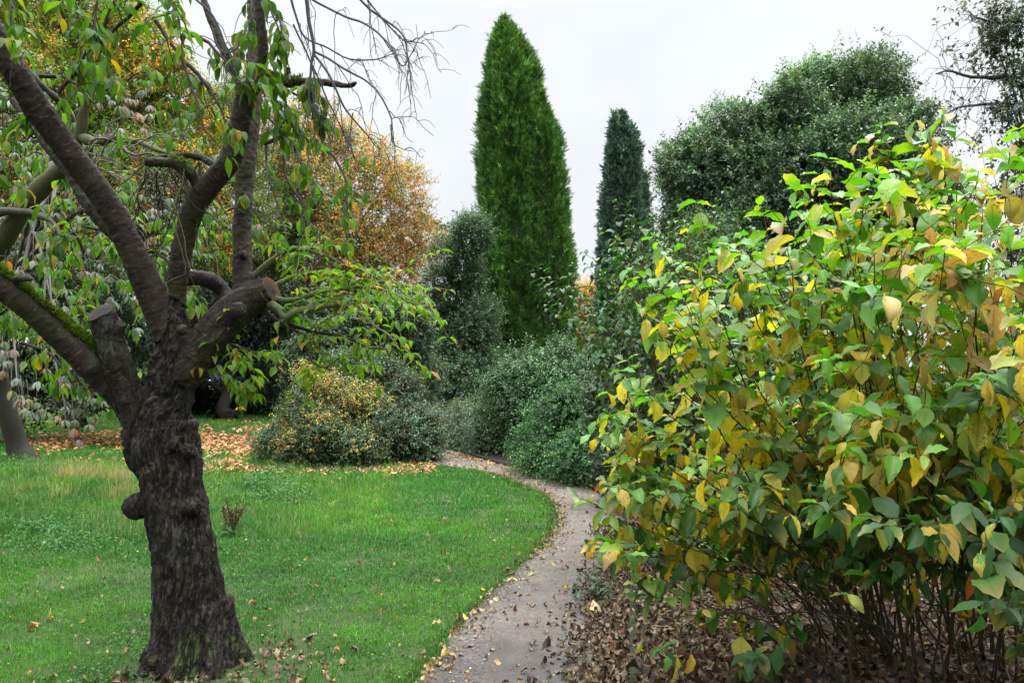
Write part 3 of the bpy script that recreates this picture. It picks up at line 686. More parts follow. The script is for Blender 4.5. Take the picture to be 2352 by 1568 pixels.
    branch([(620, 300, 3, 4.5), (610, 380, 3, 4.5), (640, 460, 2, 4.46), (660, 560, 1.6, 4.4)], 12, 7, (.15, .35), 4, .09, CH_PAL, grey, .9, (2, 5), .35)
    branch([(650, 330, 3, 4.5), (660, 410, 3, 4.5), (700, 480, 2, 4.46), (720, 530, 1.6, 4.4)], 12, 7, (.15, .35), 3, .095, CH_PAL, grey, .9, (3, 6), .6)
    # foliage hanging in from above at the top left, nearer than the limbs
    for k in range(7):
        x0 = U(-60, 440); y0 = U(-120, -20); Y = U(3.1, 4.1); x1 = x0 + U(-70, 110); y1 = U(10, 250) if x1 < 330 else U(0, 140)
        branch([(x0, y0, 4, Y + .15), ((x0 + x1) / 2, (y0 + y1) / 2 - 25, 3, Y + .05), (x1, y1, 1.6, Y)], 9, 6, (.12, .3), 3, .088, CH_PAL, dark, .9, (2, 5), .62, dr=.5, spr=1.0)
    for (x0, y0, Y0) in ((-230, -430, 3.6), (-190, -260, 3.6), (-320, 360, 3.7), (-250, 420, 3.75), (600, -220, 4.1), (560, -380, 4.9), (-140, -150, 3.65), (570, -250, 4.9), (400, -280, 4.5), (-400, 230, 3.6)):
        for k in range(3):
            x1, y1 = x0 + U(-220, 260), y0 + U(-160, 60)
            if y1 > -60 and x1 > -40: continue
            branch([(x0, y0, 6, Y0), ((x0 + x1) / 2, (y0 + y1) / 2 - 40, 4, Y0 - .1), (x1, y1, 1.6, Y0 - U(-.4, .4))], 12, 9, (.15, .4), 3, .09, CH_PAL, dark, .6, (2, 5), .6)
    for (x0, y0, x1, y1) in ((130, 215, 200, 120), (240, 60, 260, -60), (325, 10, 190, 130), (350, 40, 470, 300), (400, 60, 540, 175), (420, 140, 520, 300), (100, 240, 40, 300), (90, 175, 185, 205)):
        Y = U(3.9, 4.3)
        branch([(x0, y0, 5, Y), ((x0 + x1) / 2 + 15, (y0 + y1) / 2 - 12, 4, Y), (x1, y1, 2, Y - .1)], 10, 6, (.15, .35), 3, .095, CH_PAL, dark, .6, (2, 5), .6)
    # twigs and leaves behind the fork
    for k in range(15):
        x0, y0 = U(-30, 340), U(430, 860); Y = U(4.7, 6.2); x1 = x0 + U(-60, 190); y1 = y0 + U(-40, 110)
        branch([(x0, y0, 4, Y), ((x0 + x1) / 2, (y0 + y1) / 2 - 25, 3, Y), (x1, y1, 1.6, Y - .1)], 10, 6, (.15, .4), 3, .1, CH_PAL, dark, .6, (2, 5), .62)
    for k in range(9):
        x0, y0 = U(330, 560), U(440, 700); Y = U(4.9, 6.4); x1 = x0 + U(-60, 130); y1 = y0 + U(-30, 110)
        branch([(x0, y0, 3, Y), ((x0 + x1) / 2, (y0 + y1) / 2 - 25, 2.4, Y), (x1, y1, 1.4, Y - .1)], 10, 5, (.15, .4), 3, .095, CH_PAL, dark, .6, (2, 5), .5)
    leaf.build('crown', M_leaf_cherry, CH)
    # leafless twigs: tangle under the sawn stub, weeping rods against the sky
    for k in range(46):
        x0, y0 = U(335, 470), U(365, 400); Y = U(4.25, 4.6); x1 = x0 + rng.normal(0, 75); y1 = y0 + U(60, 300)
        P = wander(at(x0, y0, Y), at(x1, y1, Y + U(-.2, .3)), U(-.05, .12), 12, .22)
        tubes(tw, P[None], np.linspace(U(.003, .006), .0014, 12)[None], 4, moss if rng.random() < .4 else dark)
    for k in range(22):
        x0, y0 = U(180, 340), U(320, 400); Y = U(4.6, 5.4); x1 = x0 + U(60, 260); y1 = y0 + U(-60, 140)
        P = wander(at(x0, y0, Y), at(x1, y1, Y + U(-.2, .3)), U(.0, .16), 12, .18)
        tubes(tw, P[None], np.linspace(U(.003, .008), .0014, 12)[None], 4, grey if rng.random() < .6 else moss)
    blue = np.array([.035, .036, .042])
    rods = [[(690, -60, 7, 4.0), (704, 20, 6, 4.0), (722, 90, 5, 4.0), (722, 150, 4, 4.0), (718, 220, 3, 4.0), (712, 262, 2, 4.0)],
            [(722, 110, 4, 4.0), (775, 150, 3.5, 3.98), (840, 185, 3, 3.95), (890, 260, 2.4, 3.9), (900, 330, 1.6, 3.88), (945, 345, 1, 3.85)],
            [(724, 120, 4, 4.0), (760, 180, 3.4, 4.0), (790, 250, 3, 4.0), (835, 300, 2.4, 4.0), (860, 335, 1.6, 4.0)],
            [(640, -40, 4, 4.1), (740, 10, 3.6, 4.05), (830, 50, 3.4, 4.0), (890, 90, 3, 3.95), (930, 150, 2.2, 3.9), (955, 110, 1.2, 3.86)],
            [(780, -40, 4, 4.2), (850, 20, 3.6, 4.2), (915, 70, 3, 4.2), (940, 150, 2, 4.2), (950, 210, 1.2, 4.2)],
            [(820, -30, 3, 4.2), (880, 40, 2.6, 4.2), (920, 90, 2.2, 4.2), (972, 105, 1.2, 4.2)],
            [(660, -20, 4, 4.2), (700, 80, 3, 4.2), (770, 120, 2.6, 4.2), (850, 140, 2.2, 4.2), (905, 120, 1.2, 4.2)],
            [(680, 60, 3, 4.1), (760, 240, 2.4, 4.1), (790, 300, 2, 4.1), (800, 330, 1.2, 4.1)],
            [(480, 60, 4, 4.3), (520, 120, 3, 4.3), (600, 40, 2, 4.3)], [(430, -20, 4, 4.2), (500, 60, 3, 4.2), (540, 180, 2, 4.2)]]
    for l in rods:
        P, R = pcurve(l, 24); P = P + (np.stack([vnoise(P * 8 + j * 7) for j in range(3)], -1) - .5) * .04
        tubes(tw, P[None], np.maximum(R * .8, .0016)[None], 5, blue)
        for s in range(9):
            i = int(rng.integers(3, 23)); d = nrm(nrm(P[i] - P[i - 1]) * .8 + rdir(1)[0] * .7 + G * U(0, .9)); L = U(.1, .34)
            S = wander(P[i], P[i] + d * L + G * L * .35, U(.02, .08), 10, .1); S[-3:, 2] += np.array([.0, .01, .03]) * U(0, 2)
            tubes(tw, S[None], np.linspace(.0026, .0013, 10)[None], 4, blue)
            for s2 in range(2):
                i2 = int(rng.integers(3, 9)); S2 = wander(S[i2], S[i2] + nrm(rdir(1)[0] + G * .4 + d) * U(.04, .13), .02, 6, .1)
                tubes(tw, S2[None], np.linspace(.0018, .0011, 6)[None], 3, blue)
    tw.build('twigs', M_twig, CH)
cherry_crown()

# ------------------------------------------------------------------ dogwoods
DOG_T = varied(14, 9, 5, (.44, .62), (.43, .53), (.05, .45), (.0, .95), .13, (.06, .24), 1.2)
def dogwood(name, label, targets, bases, size, colfn, mat, stemcol, oldcol, node=.075, leaf_from=.42, side_p=.25, tpls=DOG_T, origin=None, droopy=.5, r0=.008, agedroop=.13, bare=(), min_px=0):
    root = thing(name, label, 'shrub', origin)
    leaf, st = Acc(), Acc()
    LP, LA, LN, LS, LO, LH = [], [], [], [], [], []
    def leafy(P, s0, first_from_tip=0):
        d = np.concatenate([[0], np.cumsum(np.linalg.norm(np.diff(P, axis=0), axis=1))]); tot = d[-1]
        pos = tot; j = 0; ph = U(0, 3.14)
        while pos > tot * s0:
            p = np.array([np.interp(pos, d, P[:, k]) for k in range(3)]); q = np.array([np.interp(pos - .03, d, P[:, k]) for k in range(3)]); T = nrm(p - q)
            u = nrm(np.cross(T, [.3, .2, 1.])); w = np.cross(T, u); a = ph + (j % 2) * 1.57 + rng.normal(0, .2)
            sd = u * math.cos(a) + w * math.sin(a)
            age = j + first_from_tip
            for sg in (1, -1):
                if rng.random() < (.12 if age < 4 else .55): continue
                LP.append(p); LH.append(age); LO.append(sg)
                old = rng.random() < min(.03 + agedroop * age, .68); LO[-1] = old
                dr = U(.5, 2.2) if old else droopy * U(-.6, 1.6)
                fl = T.copy(); fl[2] *= .35
                LA.append(sd * sg * .9 * [1, 1, .55] + fl * .4 + G * dr); LN.append((-G * .5 + sd * sg * .8 if old else -G * 1.1 + T * .2) + rng.normal(0, .25, 3))
                LS.append(size * U(.78, 1.2) * (.62 if j == 0 else (.85 if j == 1 else 1)))
            pos -= node * U(.75, 1.3) * (.6 if j == 0 else 1); j += 1
    for (T, B) in zip(targets, bases):
        h = T[2] - B[2]; m1 = lerp(B, T, .33) + np.array([0, 0, .10 * max(h, .3)]) ; m2 = lerp(B, T, .7) + np.array([0, 0, .07 * max(h, .4)])
        P = curve(np.array([B, m1, m2, T]), 16); P[1:] += (np.stack([vnoise(P[1:] * 5 + j * 13) for j in range(3)], -1) - .5) * .07
        r = r0 * U(.7, 1.25); R = np.linspace(r, .0017, 16)
        c = lerp(np.array(oldcol), np.array(stemcol), sstep(.15, .55, np.linspace(0, 1, 16))[:, None])
        n0 = st.n; tubes(st, P[None], R[None], 6, (.1, .1, .1)); st.c[-1] = np.repeat(c, 6, 0)
        leafy(P, leaf_from + U(-.1, .1))
        for i in range(6, 15):
            if rng.random() < side_p:
                dd = nrm(nrm(P[i] - P[i - 1]) * .9 + rdir(1)[0] * .8 + [0, 0, .25]); L = U(.18, .52)
                S = wander(P[i], P[i] + dd * L, U(-.01, .03), 7, .08)
                if min_px and to_px(S[-1:])[0][0] < min_px: continue
                tubes(st, S[None], np.linspace(R[i] * .7, .0015, 7)[None], 5, stemcol); leafy(S, .15, 0 if rng.random() < .6 else 3)
    LP, LA, LN, LS, LH, LO = map(np.array, (LP, LA, LN, LS, LH, LO)); n = len(LP)
    col, tip, amt = colfn(LP, LH, LO); k = rng.integers(0, len(tpls), n)
    # old leaves hang limp
    for j in range(len(tpls)):
        m = k == j; leaves(leaf, tpls[j], LP[m], LA[m], LN[m], LS[m] * np.exp(rng.normal(0, .12, m.sum())), col[m], U(.72, 1.22, m.sum()), tip[m], amt[m], .35)
    for (T, B) in bare:
        S = curve(np.array([B, lerp(B, T, .4) + [0, 0, .12], T]), 12); S[1:] += (np.stack([vnoise(S[1:] * 6 + j * 13) for j in range(3)], -1) - .5) * .12
        tubes(st, S[None], np.linspace(U(.004, .009), .0018, 12)[None], 6, (.1, .1, .1)); st.c[-1] = np.repeat(lerp(np.array(oldcol), np.array(stemcol), np.linspace(0, 1, 12)[:, None] * rng.random()), 6, 0)
    st.build('stems', M_twig, root); leaf.build('foliage', mat, root); return n
def to_px(P):
    x, y, z = P[:, 0], P[:, 1], P[:, 2] - CAM_Z
    f = y * math.cos(PITCH) + z * math.sin(PITCH); u = -y * math.sin(PITCH) + z * math.cos(PITCH)
    return CX + F_PX * x / f, CY - F_PX * u / f
def yellow_col(P, H, O):
    n = len(P); px, py = to_px(P)
    green = jit(pick([((.115, .275, .012), 5), ((.080, .22, .012), 4), ((.19, .33, .015), 3), ((.042, .135, .018), 1.6)], n), .13)
    dgreen = jit(pick([((.022, .10, .012), 4), ((.035, .13, .012), 3), ((.06, .17, .012), 2)], n), .15)
    yel = jit(pick([((.70, .46, .025), 5), ((.72, .54, .09), 4), ((.56, .34, .02), 3), ((.42, .44, .03), 2)], n), .13)
    pea = jit(pick([((.62, .33, .14), 3), ((.60, .42, .20), 3), ((.55, .24, .10), 1.5)], n), .12)
    low = sstep(1080, 1250, py) * sstep(1650, 1850, px) * .85 + .35 * sstep(1000, 1200, py) + .6 * sstep(2200, 2330, px) * sstep(750, 950, py)  # darker green leaves lower down, partly their weaker light put into the colour
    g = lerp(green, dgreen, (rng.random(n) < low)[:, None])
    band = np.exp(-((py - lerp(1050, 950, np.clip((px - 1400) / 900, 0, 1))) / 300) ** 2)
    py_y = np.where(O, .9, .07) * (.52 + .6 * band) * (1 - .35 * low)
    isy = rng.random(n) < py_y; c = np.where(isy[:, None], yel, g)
    tr = sstep(1900, 2250, px) * sstep(1000, 700, py)
    isp = rng.random(n) < tr * np.where(O, .75, .12); c = np.where(isp[:, None], pea, c)
    tip = np.where((isy | isp)[:, None], np.array([.20, .10, .03]), np.array([.45, .30, .05])); 
    tip[rng.random(n) < .05] = (.45, .05, .02)
    amt = np.where(isy | isp, (rng.random(n) < .5) * U(.2, .9, n), (rng.random(n) < .32) * U(.2, 1., n))
    return c, tip, amt
def dark_col(P, H, O):
    n = len(P)
    c = jit(pick([((.028, .082, .020), 5), ((.040, .105, .022), 3), ((.020, .055, .020), 3), ((.07, .14, .02), .8)], n), .17)
    tip = np.tile([.25, .12, .03], (n, 1)); amt = (rng.random(n) < .05) * .7
    return c, tip, amt
def shrubs_right():
    poly = [(1400, 1150), (1455, 1000), (1480, 850), (1530, 770), (1560, 650), (1640, 590), (1740, 570), (1830, 500), (1930, 460), (2010, 400), (2090, 420), (2200, 420), (2330, 360), (2480, 330), (2480, 1400), (2250, 1310), (2050, 1220), (1800, 1180), (1560, 1240), (1450, 1250)]
    q = sample_poly(poly, 98); hand = np.array([(2010, 310), (2030, 330), (2345, 295), (2290, 350), (2070, 395), (1905, 412), (1945, 480), (1850, 470), (1690, 570), (1650, 585), (1545, 605), (1600, 640), (1515, 760), (1445, 870), (1395, 960), (1360, 1010), (1325, 1150), (1355, 1235), (1395, 1190), (1420, 1060), (1400, 1130), (1440, 1000), (1480, 1370), (1510, 1490), (1420, 1270), (1400, 1110), (2200, 370), (1590, 720), (1750, 540), (2330, 1480), (2300, 1380), (1990, 460)])
    q = np.vstack([hand, q]); n = len(q)
    Y = 3.75 - .95 * np.clip((q[:, 0] - 1400) / 950, 0, 1.1) + U(-.55, .75, n); Y[:len(hand)] = np.clip(Y[:len(hand)], 2.5, 3.6)
    T = at(q[:, 0], q[:, 1], Y)
    cl = np.stack([U(1.75, 3.7, 16), U(4.1, 5.1, 16)], -1)
    B = []
    for t in T:
        if rng.random() < .35:
            b = np.array([t[0] + U(.4, 1.7), np.clip(t[1] + U(.3, 1.5), 4.0, 5.7), .04]); b[0] = np.clip(b[0], 1.6 + U(0, .5), 4.8); B.append(b); continue
        d = np.abs(cl[:, 0] - t[0] - .8) + .15 * np.abs(cl[:, 1] - t[1] - .9) + U(0, .7, 16); c = cl[d.argmin()]
        b = np.array([*(c + rng.normal(0, .09, 2)), .03]); b[0] = max(b[0], xr(b[1]) + .18); B.append(b)
    q2 = np.stack([U(1480, 2420, 60), U(1120, 1480, 60)], -1); T2 = at(q2[:, 0], q2[:, 1], U(3.0, 4.6, 60)); T2 = T2[T2[:, 2] > .15]; k2 = len(T2)
    B2 = np.stack([T2[:, 0] + U(.1, 1.5, k2), np.clip(T2[:, 1] + U(.1, 1.2, k2), 3.8, 5.6), np.full(k2, .05)], -1); B2[:, 0] = np.maximum(B2[:, 0], 1.6)
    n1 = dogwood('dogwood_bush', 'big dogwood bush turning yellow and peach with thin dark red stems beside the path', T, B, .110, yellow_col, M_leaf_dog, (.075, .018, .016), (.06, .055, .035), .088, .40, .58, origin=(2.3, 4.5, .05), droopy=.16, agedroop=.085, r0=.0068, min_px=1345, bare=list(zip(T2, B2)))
    poly = [(1270, 660), (1370, 580), (1440, 480), (1480, 490), (1560, 500), (1650, 520), (1760, 540), (1950, 620), (1980, 1000), (1700, 1060), (1400, 1060), (1350, 850), (1330, 730)]
    q = sample_poly(poly, 250); hand = np.array([(1240, 650), (1255, 640), (1330, 655), (1370, 620), (1440, 455), (1420, 560), (1470, 520), (1555, 465), (1570, 480), (1615, 510), (1690, 490), (1720, 520), (1650, 560), (1500, 540), (1395, 690), (1350, 760), (1365, 890), (1390, 950), (1400, 1050)])
    q = np.vstack([hand, q]); n = len(q); Y = U(5.6, 7.6, n); T = at(q[:, 0], q[:, 1], Y)
    B = np.stack([np.clip(T[:, 0] + U(.1, .9, n), 1.45, 4.2), np.clip(Y + U(-.2, .8, n), 6.0, 7.9), np.full(n, .04)], -1)
    tp = [leaf_tpl(5, 3, .62, .42, .2, .7, pet=.12, twist=.2), leaf_tpl(5, 3, .56, .42, .3, 1.0, pet=.12, twist=-.3)]
    n2 = dogwood('dogwood_shrub', 'tall dark green dogwood with upright red twigs standing behind the yellowing bush', T, B, .074, dark_col, M_leaf_dark, (.065, .020, .016), (.06, .045, .035), .062, .06, .36, tpls=tp, origin=(2.4, 6.9, .05), droopy=.25, agedroop=.03)
    print('dogwood leaves', n1, n2)
shrubs_right()

# ------------------------------------------------------------------ clumpy trees and shrubs
def clump_plant(name, label, cat, base, balls, subs, ns, slen, k, tpl, size, pal, mat, trunk_r=.1, trunk_name='trunk', crown_name='crown', twcol=(.05, .04, .03),
                droop=.1, up=.35, leafdroop=.2, spread=.9, twr=.004, colfn=None, inner=.25, colj=.2, group=None, barkcol=(.045, .036, .03), nl=14, minz=.08, clumpj=.16, twigs=True, outj=.18, front=.0, tips=None):
    root = thing(name, label, cat, base, group); leaf, tw = Acc(), Acc()
    sb = sub_balls(balls, *subs, minz=minz) if subs else balls
    woody(tw, base, balls, trunk_r, nl, barkcol)
    cj = np.exp(rng.normal(0, clumpj, len(sb)))
    p, d, i = surface_pts(sb, ns, outj, minz, front)
    c0 = balls[:, :3].mean(0); out = nrm(p - c0)
    D = nrm(d * .6 + out * .45 + np.array([0, 0, up]) + rng.normal(0, .3, (ns, 3)))
    cols = (pick(pal, ns) if colfn is None else colfn(p)) * cj[i][:, None]
    shoots(leaf, tw if twigs else None, p - D * slen * .35, D, slen * U(.6, 1.35, ns), k, tpl, size, cols, droop, spread, leafdroop, twr, colj=colj, twcol=twcol)
    if tips:
        nt_, tl, tk, td = tips; q, d2, i2 = surface_pts(sb, nt_ * 4, .1, minz); ok = np.where((d2[:, 2] > -.1))[0][:nt_]; q, d2, i2 = q[ok], d2[ok], i2[ok]; m = len(q)
        c2 = (pick(pal, m) if colfn is None else colfn(q)) * cj[i2][:, None]
        shoots(leaf, tw, q - d2 * .1, nrm(d2 * .55 + np.array([0, 0, 1 - td]) + rng.normal(0, .25, (m, 3))), tl * U(.5, 1.4, m), tk, tpl, size * 1.05, c2, td * .6, spread, leafdroop, twr, colj=colj, twcol=twcol)
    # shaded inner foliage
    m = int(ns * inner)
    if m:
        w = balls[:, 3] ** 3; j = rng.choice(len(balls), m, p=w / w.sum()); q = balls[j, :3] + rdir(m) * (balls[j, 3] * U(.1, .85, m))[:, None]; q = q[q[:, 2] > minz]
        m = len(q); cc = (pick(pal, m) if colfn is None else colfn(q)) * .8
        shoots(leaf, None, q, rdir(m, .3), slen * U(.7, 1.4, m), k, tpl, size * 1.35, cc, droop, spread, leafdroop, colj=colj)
    tw.build(trunk_name, M_twig, root); leaf.build(crown_name, mat, root); return root

def ground_pt(px, Y): p = at(px, 850, Y); return (p[0], Y, 0.)

def background():
    # beeches
    b = px_clumps([(60, 40, 120), (200, 50, 110), (310, 110, 90), (370, 210, 85), (250, 240, 140), (90, 240, 140), (350, 400, 100), (200, 430, 130), (60, 440, 130), (440, 330, 70), (130, 620, 120), (280, 340, 120), (420, 450, 80), (300, 560, 120), (150, 540, 120), (470, 550, 70)], 22, 1.6)
    def cf(p):
        px, py = to_px(p); n = len(p); o = np.clip(.5 + .9 * (fbm(p * .7, 2) - .5) * 2, 0, 1)
        gr = pick([((.11, .20, .02), 4), ((.20, .25, .025), 3), ((.06, .12, .018), 2)], n); orr = pick([((.52, .20, .02), 4), ((.56, .34, .03), 3), ((.42, .11, .02), 2)], n)
        return np.where((rng.random(n) < o * .52)[:, None], orr, gr)
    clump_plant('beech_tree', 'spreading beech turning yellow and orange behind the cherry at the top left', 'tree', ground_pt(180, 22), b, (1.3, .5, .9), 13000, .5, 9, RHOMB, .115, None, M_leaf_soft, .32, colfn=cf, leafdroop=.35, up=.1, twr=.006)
    b = px_clumps([(755, 350, 75), (850, 420, 75), (915, 545, 60), (830, 560, 100), (720, 490, 105), (650, 400, 90), (690, 300, 50), (640, 600, 110), (780, 680, 100), (895, 640, 60), (940, 480, 28), (960, 560, 26), (800, 330, 45), (560, 600, 80), (600, 300, 40), (725, 290, 48), (955, 600, 36), (985, 548, 15), (930, 425, 28), (870, 370, 34)], 31, 2.)
    def cf2(p):
        px, py = to_px(p); n = len(p); o = sstep(600, 860, px + (500 - py) * .35 + 220 * (fbm(p * .5, 2) - .5))
        gr = pick([((.035, .08, .022), 4), ((.06, .11, .022), 3), ((.12, .15, .03), 2)], n); orr = pick([((.46, .215, .06), 4), ((.42, .29, .08), 3), ((.38, .15, .05), 2), ((.20, .22, .05), 3.4)], n)
        return np.where((rng.random(n) < .15 + o * .75)[:, None], orr, gr)
    clump_plant('beech_tree', 'round beech with copper orange crown right of the cherry against the sky', 'tree', ground_pt(760, 31), b, (1.0, .5, 1.0), 6500, .7, 10, RHOMB, .125, None, M_leaf_soft, .35, colfn=cf2, leafdroop=.3, up=.1, twr=.006, outj=.3, clumpj=.28, tips=(220, 1.1, 16, .3))
    b = px_clumps([(505, 260, 55), (515, 360, 75), (560, 210, 40), (480, 450, 70), (560, 460, 60), (530, 540, 70)], 27, 1.)
    clump_plant('willow_tree', 'pale olive green tree between the two main cherry limbs', 'tree', ground_pt(520, 27), b, (1.2, .5, .9), 2400, .7, 10, RHOMB, .11, [((.14, .19, .04), 4), ((.20, .22, .06), 3), ((.11, .16, .035), 2)], M_leaf_soft, .2, leafdroop=.5, up=.2, twr=.006)
    # orange tree in the gap
    b = px_clumps([(1365, 700, 45), (1345, 760, 45), (1385, 780, 45), (1335, 690, 25), (1400, 730, 45), (1360, 830, 50)], 42, 1.)
    clump_plant('autumn_tree', 'small hazy orange tree in the gap right of the tall green conifer', 'tree', ground_pt(1365, 42), b, (.9, .5, 1.), 1800, .8, 9, RHOMB, .17, [((.48, .23, .07), 4), ((.45, .30, .13), 3), ((.35, .17, .05), 2)], M_leaf_soft, .25, twr=.008)
    # holly by the conifer
    b = px_clumps([(1042, 535, 32), (1085, 540, 35), (1045, 600, 48), (1080, 640, 50), (1010, 650, 32), (1040, 710, 62), (1095, 740, 55), (1000, 760, 40), (1045, 810, 68), (1000, 850, 45), (1060, 890, 65), (1110, 850, 45), (1015, 900, 40)], 23, .7)
    clump_plant('holly_tree', 'slim grey green holly tree tucked against the left side of the tall conifer', 'tree', ground_pt(1055, 23), b, (2.2, .3, .6), 5200, .42, 9, RHOMB, .085, [((.062, .125, .062), 4), ((.10, .17, .09), 3), ((.040, .085, .040), 3)], M_leaf_gloss, .16, up=.6, twr=.005, leafdroop=.0, tips=(110, .6, 14, .05))
    # holm oak
    b = px_clumps([(1980, 235, 100), (1890, 250, 95), (1790, 290, 95), (1850, 290, 115), (1710, 350, 100), (1605, 395, 85), (2075, 335, 80), (1960, 410, 140), (1760, 480, 150), (1590, 510, 85), (2105, 470, 70), (1850, 590, 170), (1650, 640, 130), (2050, 620, 120), (1560, 700, 90)], 19, 1.1)
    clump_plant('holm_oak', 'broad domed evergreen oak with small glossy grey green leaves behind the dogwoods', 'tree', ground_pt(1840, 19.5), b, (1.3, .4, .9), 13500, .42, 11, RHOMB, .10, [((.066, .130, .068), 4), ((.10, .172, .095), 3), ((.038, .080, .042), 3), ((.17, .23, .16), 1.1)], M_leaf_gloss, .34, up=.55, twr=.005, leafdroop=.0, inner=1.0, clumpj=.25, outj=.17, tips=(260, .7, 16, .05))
    # tree at the right edge
    b = px_clumps([(2330, 60, 70, 9.0), (2290, 120, 45, 8.9), (2360, 190, 80, 9.2), (2300, 210, 40, 8.8), (2390, 330, 80, 9.2), (2320, 270, 45, 9), (2340, 440, 55, 9.4), (2400, 560, 90, 9.6), (2440, 150, 120, 9.8), (2330, 600, 40, 9.2), (2460, 420, 130, 10)], 9)
    root = clump_plant('bay_tree', 'open evergreen tree with oval leaves and bare wiry twigs above the dogwood', 'tree', (6.7, 9.9, 0.), b, (6, .12, .26), 1500, .3, 8, MID, .058, [((.030, .050, .028), 4), ((.05, .075, .045), 3), ((.10, .12, .09), 1)], M_leaf_gloss, .14, up=.1, twr=.003, leafdroop=.25, inner=.12, outj=.35)
    tw, lf = Acc(), Acc()
    for l in ([(2380, 190, 9, 9.2), (2300, 180, 6, 9.1), (2220, 165, 3.4, 9.0), (2150, 170, 1.8, 8.9)], [(2380, 250, 7, 9.2), (2280, 240, 4, 9.1), (2200, 250, 2.4, 9), (2140, 300, 1.4, 8.9)], [(2380, 60, 7, 9.1), (2290, 50, 4, 9.0), (2230, 40, 2, 8.9)], [(2380, 480, 7, 9.4), (2310, 450, 3.4, 9.3), (2250, 460, 1.6, 9.2)]):
        tw, lf = Acc(), Acc(); P, R = pcurve(l, 14); P += (np.stack([vnoise(P * 4 + j * 7) for j in range(3)], -1) - .5) * .15
        tubes(tw, P[None], R[None], 5, (.03, .028, .026))
        S, Dr = [], []
        for s in range(34):
            i = int(rng.integers(2, 14)); d = nrm(rdir(1)[0] + G * .3 + [-.3, 0, 0]); Q = wander(P[i], P[i] + d * U(.2, .7), U(-.15, .15), 9, .3); tubes(tw, Q[None], np.linspace(.0045, .0022, 9)[None], 3, (.06, .06, .06))
            if rng.random() < .75: S.append(Q[-1]); Dr.append(d)
        S, Dr = np.array(S), np.array(Dr); shoots(lf, tw, S, Dr, U(.1, .25, len(S)), 6, MID, .058, pick([((.035, .055, .035), 3), ((.12, .14, .11), 1)], len(S)), .1)
        tw.build('bough', M_twig, root); lf.build('foliage', M_leaf_gloss, root)
background()

